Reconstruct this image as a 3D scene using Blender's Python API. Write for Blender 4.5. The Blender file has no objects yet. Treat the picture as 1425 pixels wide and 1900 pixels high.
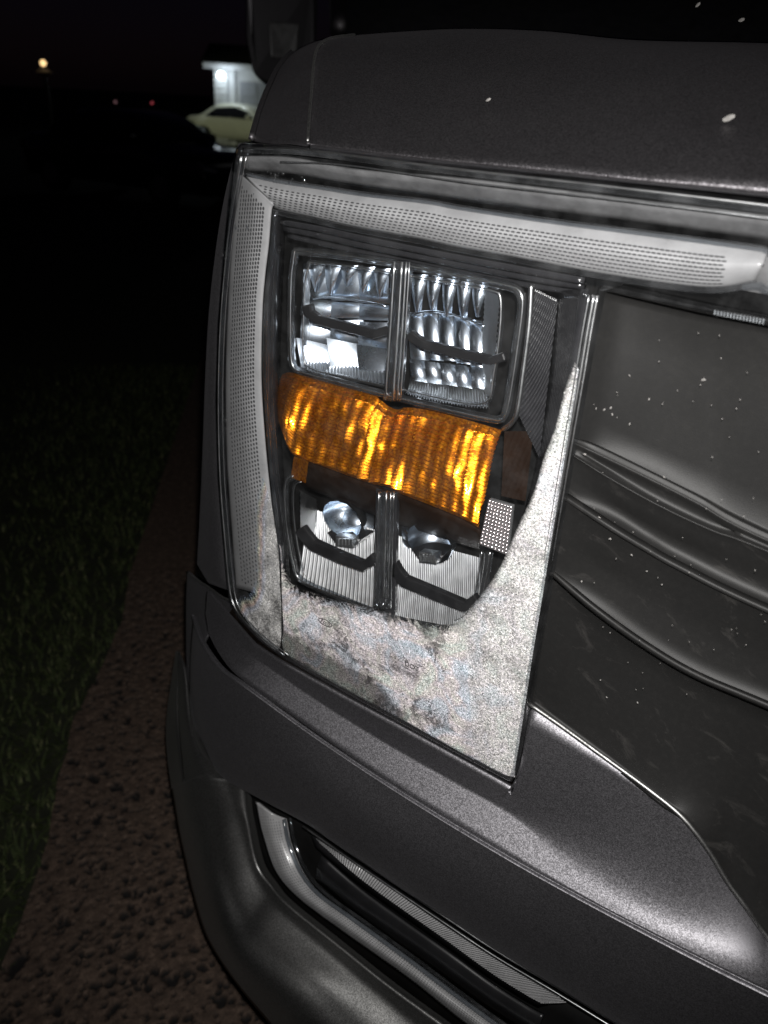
import bpy, bmesh, math, random
import numpy as np
from mathutils import Vector, Matrix, Euler

random.seed(7); rng = np.random.default_rng(7)
scene = bpy.context.scene
COL = scene.collection

# ------------------------------------------------------------------ camera
FPX, CX, CY = 1463.0, 712.5, 950.0          # focal length in pixels of a 1425 x 1900 frame
CAMH = 1.25
LENS_Y = 0.43                               # headlight lens plane in front of the camera
_down = np.array([-162., 2810., 1463.]); _down /= np.linalg.norm(_down)
_left = np.array([-2470., -965., 1463.]); _left -= _down*_left.dot(_down); _left /= np.linalg.norm(_left)
_X, _Z = -_left, -_down
R = np.stack([_X, np.cross(_Z, _X), _Z])    # camera (x right, y down, z forward) -> world
CAM = np.array([0., 0., CAMH])

cam_data = bpy.data.cameras.new('camera')
cam_data.sensor_fit = 'VERTICAL'; cam_data.sensor_height = 36.0
cam_data.lens = FPX/1900*36.0
cam_data.clip_start = 0.01; cam_data.clip_end = 500
cam_data.dof.use_dof = True; cam_data.dof.focus_distance = 0.60; cam_data.dof.aperture_fstop = 7.5
cam = bpy.data.objects.new('camera', cam_data); COL.objects.link(cam)
cxv, cyv, czv = R @ np.array([1., 0, 0]), R @ np.array([0, -1., 0]), R @ np.array([0, 0, -1.])
M = Matrix(((cxv[0], cyv[0], czv[0], CAM[0]), (cxv[1], cyv[1], czv[1], CAM[1]), (cxv[2], cyv[2], czv[2], CAM[2]), (0, 0, 0, 1)))
cam.matrix_world = M
scene.camera = cam

# ------------------------------------------------------------------ night sky
world = bpy.data.worlds.new('World'); scene.world = world; world.use_nodes = True
nt = world.node_tree; nt.nodes.clear()
wo = nt.nodes.new('ShaderNodeOutputWorld'); bg = nt.nodes.new('ShaderNodeBackground')
sky = nt.nodes.new('ShaderNodeTexSky'); sky.sky_type = 'NISHITA'; sky.sun_disc = False
sky.sun_elevation = math.radians(20); sky.sun_rotation = math.radians(150)
mixw = nt.nodes.new('ShaderNodeMix'); mixw.data_type = 'RGBA'; mixw.blend_type = 'MULTIPLY'; mixw.inputs[0].default_value = 1
mixw.inputs[7].default_value = (0.72, 0.42, 0.80, 1)
nt.links.new(sky.outputs[0], mixw.inputs[6]); nt.links.new(mixw.outputs[2], bg.inputs[0])
bg.inputs[1].default_value = 0.00045
nt.links.new(bg.outputs[0], wo.inputs[0])

# moonless night: the faintest of suns keeps a direction in the ambient light
sun_d = bpy.data.lights.new('sun', 'SUN'); sun_d.energy = 0.002; sun_d.angle = math.radians(12)
sun = bpy.data.objects.new('sun', sun_d); COL.objects.link(sun); sun.rotation_euler = (math.radians(60), 0, math.radians(150))

# the phone's flash, a few centimetres from its lens: it lights the whole picture
fl = bpy.data.lights.new('phone_flash', 'SPOT'); fl.energy = 27.0; fl.shadow_soft_size = 0.005
fl.color = (1.0, 0.98, 0.955); fl.spot_size = math.radians(105); fl.spot_blend = 0.9
flash = bpy.data.objects.new('phone_flash', fl); COL.objects.link(flash)
FLASH = CAM + cxv*(0.006) + cyv*0.022
flash.matrix_world = Matrix.Translation(Vector(FLASH - CAM)) @ M

scene.view_settings.view_transform = 'Standard'; scene.view_settings.look = 'None'
scene.view_settings.exposure = 0.0; scene.view_settings.gamma = 1.0
scene.view_settings.use_curve_mapping = False
scene.cycles.max_bounces = 8; scene.cycles.transparent_max_bounces = 24; scene.cycles.glossy_bounces = 4; scene.cycles.diffuse_bounces = 3
scene.cycles.use_adaptive_sampling = True; scene.cycles.adaptive_threshold = 0.02
scene.cycles.sample_clamp_indirect = 6.0
scene.cycles.caustics_reflective = False; scene.cycles.caustics_refractive = False
try: scene.cycles.use_denoising = True
except Exception: pass

# ------------------------------------------------------------------ helpers: points
def P(u, v, y=0.0):
    """point where the sight line of photo pixel (u, v) meets the vertical plane y metres behind the headlight lens"""
    d = R @ np.array([u-CX, v-CY, FPX]); return CAM + d*((LENS_Y+y)/d[1])
def PZ(u, v, z):
    d = R @ np.array([u-CX, v-CY, FPX]); return CAM + d*((z-CAMH)/d[2])
def PD(u, v, dist):
    d = R @ np.array([u-CX, v-CY, FPX]); return CAM + d*(dist/math.hypot(d[0], d[1]))
REAR = np.array([-0.65, 0.76, 0.0])         # the truck's own backward direction

def catmull(pts, n):
    p = np.asarray(pts, float); m = len(p)
    if m == 2:
        t = np.linspace(0, 1, n)[:, None]; return p[0]*(1-t)+p[1]*t
    q = np.vstack([2*p[0]-p[1], p, 2*p[-1]-p[-2]])
    out = []
    for t in np.linspace(0, m-1, n):
        i = min(int(t), m-2); f = t-i
        a, b, c, d = q[i], q[i+1], q[i+2], q[i+3]
        out.append(0.5*((2*b)+(c-a)*f+(2*a-5*b+4*c-d)*f*f+(3*b-a-3*c+d)*f**3))
    return np.array(out)
def arc(pts, n):
    """resample evenly by length"""
    c = catmull(pts, max(60, n*4)); s = np.r_[0, np.cumsum(np.linalg.norm(np.diff(c[:, :2], axis=0), axis=1))]
    t = np.linspace(0, s[-1], n)
    return np.stack([np.interp(t, s, c[:, k]) for k in range(c.shape[1])], 1)
def to3(row): return np.array([P(*r) for r in row])

# ------------------------------------------------------------------ helpers: materials
MAT = {}
def newmat(name):
    m = bpy.data.materials.new(name); m.use_nodes = True; MAT[name] = m
    n = m.node_tree.nodes; b = n.get('Principled BSDF'); return m, m.node_tree, n, m.node_tree.links, b
def val(n, kind, **kw):
    x = n.new(kind)
    for k, v in kw.items(): setattr(x, k, v)
    return x
def noise(n, l, scale, detail=4, rough=.6, vec=None, dist=0):
    x = n.new('ShaderNodeTexNoise'); x.inputs['Scale'].default_value = scale; x.inputs['Detail'].default_value = detail
    x.inputs['Roughness'].default_value = rough; x.inputs['Distortion'].default_value = dist
    if vec is not None: l.new(vec, x.inputs['Vector'])
    return x
def ramp(n, l, src, stops):
    x = n.new('ShaderNodeValToRGB'); e = x.color_ramp.elements
    while len(e) < len(stops): e.new(0.5)
    for k, (p, c) in enumerate(stops):
        e[k].position = p; e[k].color = (c, c, c, 1) if isinstance(c, (int, float)) else (*c, 1)
    l.new(src, x.inputs[0]); return x
def math_n(n, l, op, a, b=None, c=None, clamp=False):
    x = n.new('ShaderNodeMath'); x.operation = op; x.use_clamp = clamp
    for i, s in enumerate((a, b, c)):
        if s is None: continue
        if isinstance(s, (int, float)): x.inputs[i].default_value = s
        else: l.new(s, x.inputs[i])
    return x.outputs[0]
def mixc(n, l, fac, a, b, mode='MIX'):
    x = n.new('ShaderNodeMix'); x.data_type = 'RGBA'; x.blend_type = mode
    for i, s in ((0, fac), (6, a), (7, b)):
        if isinstance(s, (int, float)): x.inputs[i].default_value = s
        elif isinstance(s, tuple): x.inputs[i].default_value = (*s, 1)
        else: l.new(s, x.inputs[i])
    return x.outputs[2]
def objco(n): return n.new('ShaderNodeTexCoord').outputs['Object']

def flake_normal(n, l, scale, amount):
    """metallic flakes: every cell of a fine lattice leans its own way"""
    v = n.new('ShaderNodeTexVoronoi'); v.inputs['Scale'].default_value = scale; l.new(objco(n), v.inputs['Vector'])
    g = n.new('ShaderNodeNewGeometry')
    s = n.new('ShaderNodeVectorMath'); s.operation = 'SUBTRACT'; l.new(v.outputs['Color'], s.inputs[0]); s.inputs[1].default_value = (.5, .5, .5)
    k = n.new('ShaderNodeVectorMath'); k.operation = 'SCALE'; l.new(s.outputs[0], k.inputs[0]); k.inputs['Scale'].default_value = amount
    a = n.new('ShaderNodeVectorMath'); a.operation = 'ADD'; l.new(g.outputs['Normal'], a.inputs[0]); l.new(k.outputs[0], a.inputs[1])
    z = n.new('ShaderNodeVectorMath'); z.operation = 'NORMALIZE'; l.new(a.outputs[0], z.inputs[0])
    return z.outputs[0], v.outputs['Color']

def make_paint(name, base, rough, flake, dust=0.5, metallic=1.0):
    m, t, n, l, b = newmat(name)
    nrm, vc = flake_normal(n, l, 1500, flake)
    l.new(nrm, b.inputs['Normal'])
    d = noise(n, l, 9, 6, .65, objco(n)); d2 = noise(n, l, 900, 2, .6, objco(n))
    dr = ramp(n, l, d.outputs[0], [(.42, 0.0), (.75, 1.0)])
    f = math_n(n, l, 'MULTIPLY', dr.outputs[0], d2.outputs[0]); f = math_n(n, l, 'MULTIPLY', f, dust)
    sx = n.new('ShaderNodeSeparateColor'); l.new(vc, sx.inputs[0])
    br = math_n(n, l, 'MULTIPLY_ADD', sx.outputs[0], .7, .65)
    bc = mixc(n, l, 1.0, base, br, 'MULTIPLY')
    l.new(mixc(n, l, f, bc, (.22, .2, .18)), b.inputs['Base Color'])
    b.inputs['Metallic'].default_value = metallic
    l.new(math_n(n, l, 'MULTIPLY_ADD', f, .35, rough), b.inputs['Roughness'])
    b.inputs['Coat Weight'].default_value = .10; b.inputs['Coat Roughness'].default_value = .35
    return m
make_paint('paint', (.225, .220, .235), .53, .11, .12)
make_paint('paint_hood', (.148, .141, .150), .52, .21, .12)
make_paint('bumper_paint', (.30, .30, .295), .46, .06, .3)

def make_plain(name, base, rough, metallic=0.0, spec=.5, var=.25, vscale=30, bump=0.0, bscale=400, coat=0.0):
    m, t, n, l, b = newmat(name)
    d = noise(n, l, vscale, 6, .65, objco(n))
    r = ramp(n, l, d.outputs[0], [(.3, 1-var), (.7, 1+var)])
    l.new(mixc(n, l, 1.0, base, r.outputs[0], 'MULTIPLY'), b.inputs['Base Color'])
    rr = math_n(n, l, 'MULTIPLY_ADD', d.outputs[0], rough*.5, rough*.75); l.new(rr, b.inputs['Roughness'])
    b.inputs['Metallic'].default_value = metallic; b.inputs['Specular IOR Level'].default_value = spec
    b.inputs['Coat Weight'].default_value = coat; b.inputs['Coat Roughness'].default_value = .05
    if bump:
        bn = noise(n, l, bscale, 3, .6, objco(n)); bm_ = n.new('ShaderNodeBump'); bm_.inputs['Strength'].default_value = bump
        bm_.inputs['Distance'].default_value = .0004; l.new(bn.outputs[0], bm_.inputs['Height']); l.new(bm_.outputs[0], b.inputs['Normal'])
    return m
make_plain('black_plastic', (.012, .012, .013), .32)
make_plain('black_matte', (.006, .006, .006), .6, spec=.25)
make_plain('bezel', (.02, .02, .022), .22, coat=.3)
make_plain('bezel_grey', (.11, .11, .112), .42, var=.35, vscale=60)
make_plain('chrome', (.78, .87, .98), .26, 1.0, var=.08)
make_plain('chrome_soft', (.62, .63, .64), .34, 1.0, var=.1, vscale=80)
make_plain('amber_under', (.012, .005, .002), .65, spec=.08, var=.4)
make_plain('guide_white', (.285, .285, .29), .30, var=.15, vscale=50, coat=.5)
make_plain('guide_dot', (.05, .05, .052), .25)
make_plain('dust', (.22, .21, .20), .8)
make_plain('amber_dark', (.035, .011, .003), .35, .2, var=.4, coat=.2)
make_plain('led_white', (.6, .6, .55), .5)
make_plain('reflector_grid', (.62, .55, .55), .22, .9, var=.1)

# dusty black grille surround
m, t, n, l, b = newmat('grille_black')
o = objco(n)
d = noise(n, l, 7, 8, .7, o); d2 = noise(n, l, 260, 4, .7, o); d3 = noise(n, l, 1500, 2, .6, o)
f = ramp(n, l, d.outputs[0], [(.35, .55), (.7, 1.0)]); f2 = ramp(n, l, d2.outputs[0], [(.45, .55), (.8, 1.0)])
ff = math_n(n, l, 'MULTIPLY', f.outputs[0], f2.outputs[0]); ff = math_n(n, l, 'MULTIPLY', ff, .05)
sp_ = n.new('ShaderNodeSeparateXYZ'); l.new(o, sp_.inputs[0])
zz = math_n(n, l, 'MULTIPLY_ADD', sp_.outputs[0], .42, sp_.outputs[2]); cb_ = n.new('ShaderNodeCombineXYZ')
l.new(math_n(n, l, 'MULTIPLY', sp_.outputs[0], 30.0), cb_.inputs[0]); l.new(math_n(n, l, 'MULTIPLY', zz, 62.0), cb_.inputs[2])
sm = noise(n, l, 1.0, 7, .72, cb_.outputs[0], .6); smr = ramp(n, l, sm.outputs[0], [(.56, 0.0), (.78, 1.0)])
mr = n.new('ShaderNodeMapRange'); l.new(sp_.outputs[2], mr.inputs[0]); mr.inputs[1].default_value = 1.02; mr.inputs[2].default_value = 1.08; mr.inputs[3].default_value = 1.0; mr.inputs[4].default_value = .12
sme = math_n(n, l, 'MULTIPLY', math_n(n, l, 'MULTIPLY', smr.outputs[0], mr.outputs[0]), .17)
ff = math_n(n, l, 'ADD', ff, sme)
l.new(mixc(n, l, ff, (.009, .009, .009), (.16, .15, .14)), b.inputs['Base Color'])
l.new(math_n(n, l, 'MULTIPLY_ADD', ff, .9, .42), b.inputs['Roughness']); b.inputs['Specular IOR Level'].default_value = .13
bp = n.new('ShaderNodeBump'); bp.inputs['Strength'].default_value = .12; bp.inputs['Distance'].default_value = .0004
l.new(d3.outputs[0], bp.inputs['Height']); l.new(bp.outputs[0], b.inputs['Normal'])

# clear plastic: thin, see-through, with the shine of its two faces
def make_clear(name, tint, ior, rough, haze):
    m, t, n, l, b = newmat(name); n.remove(b)
    out = n.get('Material Output')
    tr = n.new('ShaderNodeBsdfTransparent'); tr.inputs[0].default_value = (*tint, 1)
    gl = n.new('ShaderNodeBsdfAnisotropic'); gl.inputs['Roughness'].default_value = rough
    lw = n.new('ShaderNodeLayerWeight'); lw.inputs[0].default_value = .5
    f0 = ((ior-1)/(ior+1))**2; fr = n.new('ShaderNodeMath'); fr.operation = 'MULTIPLY_ADD'
    l.new(math_n(n, l, 'POWER', lw.outputs['Facing'], 5.0), fr.inputs[0]); fr.inputs[1].default_value = 1-f0; fr.inputs[2].default_value = f0
    mx = n.new('ShaderNodeMixShader'); l.new(fr.outputs[0], mx.inputs[0]); l.new(tr.outputs[0], mx.inputs[1]); l.new(gl.outputs[0], mx.inputs[2])
    df = n.new('ShaderNodeBsdfDiffuse'); df.inputs[0].default_value = (.75, .76, .78, 1)
    nz = noise(n, l, 35, 8, .7, objco(n)); hz = ramp(n, l, nz.outputs[0], [(.45, haze*.15), (.8, haze)])
    m2 = n.new('ShaderNodeMixShader'); l.new(hz.outputs[0], m2.inputs[0]); l.new(mx.outputs[0], m2.inputs[1]); l.new(df.outputs[0], m2.inputs[2])
    l.new(m2.outputs[0], out.inputs[0])
make_clear('clear_lens', (.97, .975, .98), 1.5, .06, .025)
make_clear('clear_inner', (.88, .89, .90), 1.7, .09, .03)
make_clear('clear_rim', (.76, .78, .80), 2.0, .10, .05)

# amber signal cover over its silvered backing
m, t, n, l, b = newmat('amber')
o = objco(n); d = noise(n, l, 420, 3, .6, o)
r = ramp(n, l, d.outputs[0], [(.3, (.30, .070, .001)), (.52, (.62, .19, .003)), (.75, (.85, .34, .014))])
l.new(r.outputs[0], b.inputs['Base Color']); b.inputs['Metallic'].default_value = .88; b.inputs['Roughness'].default_value = .33
b.inputs['Coat Weight'].default_value = .25; b.inputs['Coat Roughness'].default_value = .08
bp = n.new('ShaderNodeBump'); bp.inputs['Strength'].default_value = .22; bp.inputs['Distance'].default_value = .0005
l.new(d.outputs[0], bp.inputs['Height']); l.new(bp.outputs[0], b.inputs['Normal'])

# frost inside the lens
def make_frost(name, grain, crack, thin=False):
    m, t, n, l, b = newmat(name)
    out = n.get('Material Output'); o = objco(n)
    at = n.new('ShaderNodeAttribute'); at.attribute_name = 'edge'; ed = at.outputs['Fac']     # distance from the clear edge (about centimetres)
    at2 = n.new('ShaderNodeAttribute'); at2.attribute_name = 'foot'; ft = at2.outputs['Fac']   # distance from the foot of the lens
    sp = n.new('ShaderNodeSeparateXYZ'); l.new(o, sp.inputs[0])
    ds = noise(n, l, 90, 4, .6, o); so = n.new('ShaderNodeSeparateColor'); l.new(ds.outputs['Color'], so.inputs[0])
    px = math_n(n, l, 'MULTIPLY_ADD', so.outputs[0], .020, sp.outputs[0]); pz = math_n(n, l, 'MULTIPLY_ADD', so.outputs[1], .020, sp.outputs[2])
    cb = n.new('ShaderNodeCombineXYZ'); l.new(px, cb.inputs[0]); l.new(pz, cb.inputs[1]); pos = cb.outputs[0]
    # colonies of crystals, each growing outwards in feathery rays
    vf = n.new('ShaderNodeTexVoronoi'); vf.voronoi_dimensions = '2D'; vf.inputs['Scale'].default_value = 26; l.new(pos, vf.inputs['Vector'])
    ve = n.new('ShaderNodeTexVoronoi'); ve.voronoi_dimensions = '2D'; ve.feature = 'DISTANCE_TO_EDGE'; ve.inputs['Scale'].default_value = 26; l.new(pos, ve.inputs['Vector'])
    sb = n.new('ShaderNodeVectorMath'); sb.operation = 'SUBTRACT'; l.new(pos, sb.inputs[0]); l.new(vf.outputs['Position'], sb.inputs[1])
    sx = n.new('ShaderNodeSeparateXYZ'); l.new(sb.outputs[0], sx.inputs[0])
    ang = math_n(n, l, 'ARCTAN2', sx.outputs[1], sx.outputs[0])
    wob = noise(n, l, 160, 3, .6, o); ph = math_n(n, l, 'MULTIPLY_ADD', wob.outputs[0], 9.0, math_n(n, l, 'MULTIPLY', ang, 24.0))
    fe = math_n(n, l, 'MULTIPLY_ADD', math_n(n, l, 'SINE', ph), .5, .5)
    reach = noise(n, l, 38, 3, .6, o); rr = ramp(n, l, reach.outputs[0], [(.46, 0.0), (.60, 1.0)])
    lim = math_n(n, l, 'MULTIPLY', math_n(n, l, 'MULTIPLY', math_n(n, l, 'POWER', fe, 1.5), .42), rr.outputs[0])
    gap = math_n(n, l, 'SUBTRACT', ve.outputs['Distance'], lim)
    ck = ramp(n, l, gap, [(.0, 1.0), (.05, 0.0)])                       # 1 in the clear gaps
    ckf = math_n(n, l, 'MULTIPLY', math_n(n, l, 'MULTIPLY', ck.outputs[0], rr.outputs[0]), crack)
    # mottling of thin and thick growth
    st = noise(n, l, 210, 6, .75, o, 1.2); sr = ramp(n, l, st.outputs[0], [(.28, .70 if crack > .5 else .78), (.46, .92), (.7, 1.08)])
    bgm = noise(n, l, 32, 4, .6, o); bgr = ramp(n, l, bgm.outputs[0], [(.3, .78), (.6, 1.05)])
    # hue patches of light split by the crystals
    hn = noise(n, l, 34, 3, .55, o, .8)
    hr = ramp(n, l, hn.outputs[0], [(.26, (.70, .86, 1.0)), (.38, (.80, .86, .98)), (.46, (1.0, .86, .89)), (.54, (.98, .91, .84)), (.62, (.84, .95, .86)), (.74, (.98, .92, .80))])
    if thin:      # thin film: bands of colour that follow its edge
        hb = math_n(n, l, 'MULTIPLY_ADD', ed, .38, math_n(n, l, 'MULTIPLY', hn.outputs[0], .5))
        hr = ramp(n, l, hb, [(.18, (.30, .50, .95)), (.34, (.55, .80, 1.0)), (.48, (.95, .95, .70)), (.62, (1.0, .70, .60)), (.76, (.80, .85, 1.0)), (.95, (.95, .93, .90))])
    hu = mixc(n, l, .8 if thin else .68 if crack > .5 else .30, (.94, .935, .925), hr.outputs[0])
    wn = n.new('ShaderNodeTexVoronoi'); wn.inputs['Scale'].default_value = grain; l.new(o, wn.inputs['Vector'])
    sc = n.new('ShaderNodeSeparateColor'); l.new(wn.outputs['Color'], sc.inputs[0])
    gr = ramp(n, l, sc.outputs[0], [(.0, .34), (.35, .74), (.75, 1.0), (1.0, 1.45)])
    gcol = mixc(n, l, .36, hu, wn.outputs['Color'], 'OVERLAY')
    v1 = math_n(n, l, 'MULTIPLY', sr.outputs[0], gr.outputs[0]); v1 = math_n(n, l, 'MULTIPLY', v1, bgr.outputs[0]); v1 = math_n(n, l, 'MULTIPLY', v1, math_n(n, l, 'MULTIPLY_ADD', fe, .18 if crack > .5 else .06, .92 if crack > .5 else .88))
    colr = mixc(n, l, 1.0, gcol, v1, 'MULTIPLY')
    l.new(colr, b.inputs['Base Color']); b.inputs['Roughness'].default_value = .3
    l.new(math_n(n, l, 'MULTIPLY', math_n(n, l, 'GREATER_THAN', sc.outputs[1], .86), .45), b.inputs['Metallic'])
    nrm, _ = flake_normal(n, l, grain*.8, .62); l.new(nrm, b.inputs['Normal'])
    # feathered edge, thin bluish foot
    en = noise(n, l, 120, 7, .7, o); e2 = math_n(n, l, 'MULTIPLY_ADD', en.outputs[0], 1.7 if crack > .5 else .55, -.95 if crack > .5 else -.30)
    e3 = math_n(n, l, 'MULTIPLY_ADD', math_n(n, l, 'SUBTRACT', fe, .5), .5 if crack > .5 else .04, e2)
    al = ramp(n, l, math_n(n, l, 'ADD', ed, e3), [(.02, 0.0), (.35, .45), (.95, .97)])
    f2 = math_n(n, l, 'MULTIPLY_ADD', en.outputs[0], 1.0, math_n(n, l, 'MULTIPLY_ADD', ft, .45, -.5))
    fo = ramp(n, l, f2, [(.70, .26), (1.0, 1.0)])
    pt = ramp(n, l, noise(n, l, 55, 5, .65, o).outputs[0], [(.36, .25 if thin else 1.0), (.60, .95 if thin else 1.0)])
    alp = math_n(n, l, 'MULTIPLY', math_n(n, l, 'MULTIPLY', al.outputs[0], pt.outputs[0]), fo.outputs[0]); alp = math_n(n, l, 'MULTIPLY', alp, math_n(n, l, 'SUBTRACT', 1.0, ckf), clamp=True)
    tr = n.new('ShaderNodeBsdfTransparent'); mx = n.new('ShaderNodeMixShader')
    l.new(alp, mx.inputs[0]); l.new(tr.outputs[0], mx.inputs[1]); l.new(b.outputs[0], mx.inputs[2]); l.new(mx.outputs[0], out.inputs[0])
make_frost('frost', 1600, .70)
make_frost('frost_coarse', 1350, .30)
make_frost('frost_thin', 1600, .55, thin=True)

# ------------------------------------------------------------------ helpers: objects
def link(name, me, mat=None, parent=None, smooth=False, bevel=0, solid=0, autos=None):
    o = bpy.data.objects.new(name, me); COL.objects.link(o)
    if mat: me.materials.append(MAT[mat] if isinstance(mat, str) else mat)
    if smooth:
        for p in me.polygons: p.use_smooth = True
    if solid:
        s = o.modifiers.new('thickness', 'SOLIDIFY'); s.thickness = solid; s.offset = -1
    if bevel:
        b = o.modifiers.new('bevel', 'BEVEL'); b.width = bevel; b.segments = 2; b.limit_method = 'ANGLE'; b.angle_limit = math.radians(40)
    if parent is not None:
        o.parent = parent; o.matrix_parent_inverse = parent_world(parent).inverted()
    return o
def parent_world(p):
    m = Matrix.Translation(p.location) @ p.rotation_euler.to_matrix().to_4x4()
    if p.parent: m = parent_world(p.parent) @ p.matrix_parent_inverse @ m
    return m
def empty(name, loc, rotz=0, parent=None):
    o = bpy.data.objects.new(name, None); COL.objects.link(o); o.location = loc; o.rotation_euler = (0, 0, rotz); o.empty_display_size = .05
    if parent is not None:
        o.parent = parent; o.matrix_parent_inverse = parent_world(parent).inverted()
    return o
def tag(o, label=None, cat=None, group=None, kind=None):
    if label: o['label'] = label
    if cat: o['category'] = cat
    if group: o['group'] = group
    if kind: o['kind'] = kind
    return o
def mesh(name, v, f):
    me = bpy.data.meshes.new(name); me.from_pydata([tuple(map(float, x)) for x in v], [], f); me.update(); return me
def face_cam(v, f):
    """turn a sheet's faces towards the side the camera stands on"""
    v = np.asarray(v); s = 0.0
    for q in f[::max(1, len(f)//60)]:
        a, b, c = v[q[0]], v[q[1]], v[q[2]]
        nrm = np.cross(b-a, c-a); s += nrm.dot(CAM-a)/(np.linalg.norm(nrm)*np.linalg.norm(CAM-a)+1e-12)
    return f if s >= 0 else [tuple(reversed(q)) for q in f]
def grid_faces(m, n, close=False):
    f = []
    for i in range(m-1):
        for j in range(n if close else n-1):
            k = (j+1) % n; f.append((i*n+j, i*n+k, (i+1)*n+k, (i+1)*n+j))
    return f
def surf(rows, n=40, sub=4, smooth_rows=True, by='index'):
    """rows of (u, v, y) controls -> grid of world points"""
    rr = [to3(catmull(r, n) if by == 'index' else arc(r, n)) for r in rows]
    rr = np.array(rr)
    if sub > 1:
        mm = (len(rr)-1)*sub+1
        if smooth_rows and len(rr) > 2:
            rr = np.stack([catmull(rr[:, j], mm) for j in range(n)], 1)
        else:
            t = np.linspace(0, len(rr)-1, mm); i = np.minimum(t.astype(int), len(rr)-2); fr = (t-i)[:, None, None]
            rr = rr[i]*(1-fr)+rr[i+1]*fr
    return rr
def loft(name, rows, mat, parent, n=40, sub=4, smooth_rows=True, by='index', solid=.003, smooth=True, pts=None, noise_amp=0):
    g = surf(rows, n, sub, smooth_rows, by) if pts is None else pts
    m_, n_ = g.shape[:2]; v = g.reshape(-1, 3)
    f = face_cam(v, grid_faces(m_, n_))
    return link(name, mesh(name, v, f), mat, parent, smooth=smooth, solid=solid)
def tube3(path, r, sides=8, cap=True):
    p = np.asarray(path, float); m = len(p); rr = np.broadcast_to(r, (m,))
    t = np.gradient(p, axis=0); t /= np.linalg.norm(t, axis=1)[:, None]+1e-12
    v = []; up = np.array([0.13, .31, .94])
    for i in range(m):
        a = np.cross(t[i], up); a /= np.linalg.norm(a)+1e-9; b = np.cross(t[i], a)
        for k in range(sides):
            w = 2*math.pi*k/sides; v.append(p[i]+(a*math.cos(w)+b*math.sin(w))*rr[i])
    f = grid_faces(m, sides, True)
    if cap: f += [tuple(range(sides-1, -1, -1)), tuple((m-1)*sides+k for k in range(sides))]
    return np.array(v), f
def tube(name, ctrl, r, mat, parent, n=50, sides=8, close=False):
    c = list(ctrl)+([ctrl[0]] if close else [])
    path = to3(arc(c, n)); v, f = tube3(path, r, sides, cap=not close)
    return link(name, mesh(name, v, f), mat, parent, smooth=True)
def slab_vf(front, thick, axis=(0, 1, 0)):
    fr = np.asarray(front); n = len(fr); v = np.vstack([fr, fr+np.array(axis)*thick])
    f = [tuple(range(n)), tuple(range(2*n-1, n-1, -1))]+[(i, n+i, n+(i+1) % n, (i+1) % n) for i in range(n)]
    return v, f
def slab(name, outline, thick, mat, parent, bevel=.0008, axis=(0, 1, 0)):
    v, f = slab_vf(to3(outline), thick, axis)
    o = link(name, mesh(name, v, f), mat, parent, bevel=bevel)
    bm_ = bmesh.new(); bm_.from_mesh(o.data); bmesh.ops.recalc_face_normals(bm_, faces=bm_.faces); bm_.to_mesh(o.data); bm_.free()
    return o
def ribbon(pts, w, n=24, smooth=False):
    """outline of a band of width w pixels round a line of (u, v, y)"""
    c = arc(pts, n) if smooth else np.asarray(pts, float)
    t = np.gradient(c[:, :2], axis=0); t /= np.linalg.norm(t, axis=1)[:, None]; nn = np.stack([-t[:, 1], t[:, 0]], 1)*w/2
    a = c.copy(); b = c.copy(); a[:, :2] += nn; b[:, :2] -= nn
    return [tuple(x) for x in a]+[tuple(x) for x in b[::-1]]
def quad(corners, m, n):
    """bilinear grid over four (u, v, y): 00, 10, 11, 01"""
    c = [P(*q) for q in corners]; s = np.linspace(0, 1, n)[None, :, None]; t = np.linspace(0, 1, m)[:, None, None]
    g = c[0]*(1-s)*(1-t)+c[1]*s*(1-t)+c[2]*s*t+c[3]*(1-s)*t
    nr = np.cross(c[1]-c[0], c[3]-c[0]); nr /= np.linalg.norm(nr)
    if nr.dot(CAM-c[0]) < 0: nr = -nr
    return g, nr
def ribbed_vf(corners, ribs, amp, dish=0.0, shear=0.0, k=8, m=14, fan=0.0):
    n = ribs*k+1; g, nr = quad(corners, m, n); s = np.linspace(0, 1, n)[None, :]; t = np.linspace(0, 1, m)[:, None]
    h = amp*np.abs(np.sin(math.pi*ribs*(s+shear*t)))**.8 - dish*4*t*(1-t)*.5 - dish*4*s*(1-s)*.5
    g = g+h[:, :, None]*nr
    v = g.reshape(-1, 3); return v, face_cam(v, grid_faces(m, n))
def pillow_vf(corners, bulge, aim=None, k=9, jit=0.0):
    """one curved mirror facet; aim 0..1 turns it to face the flash"""
    g, nr = quad(corners, k, k); c = g.mean((0, 1)); s = np.linspace(-1, 1, k)
    h = bulge*(1-s[None, :]**2)*.5+bulge*(1-s[:, None]**2)*.5
    g = g+h[:, :, None]*nr
    if aim is not None:
        tgt = (CAM+FLASH)/2-c; tgt /= np.linalg.norm(tgt)
        if jit: tgt = tgt+rng.normal(0, jit, 3); tgt /= np.linalg.norm(tgt)
        q = Vector(nr).rotation_difference(Vector(nr*(1-aim)+tgt*aim))
        rm = np.array(q.to_matrix()); g = (g-c)@rm.T+c
    v = g.reshape(-1, 3); return v, face_cam(v, grid_faces(k, k))
def join(parts):
    V, Fc, o = [], [], 0
    for v, f in parts:
        V.append(np.asarray(v)); Fc += [tuple(i+o for i in q) for q in f]; o += len(v)
    return np.vstack(V), Fc
def build(name, parts, mat, parent, smooth=True, solid=0, bevel=0):
    v, f = join(parts); return link(name, mesh(name, v, f), mat, parent, smooth=smooth, solid=solid, bevel=bevel)
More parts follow.
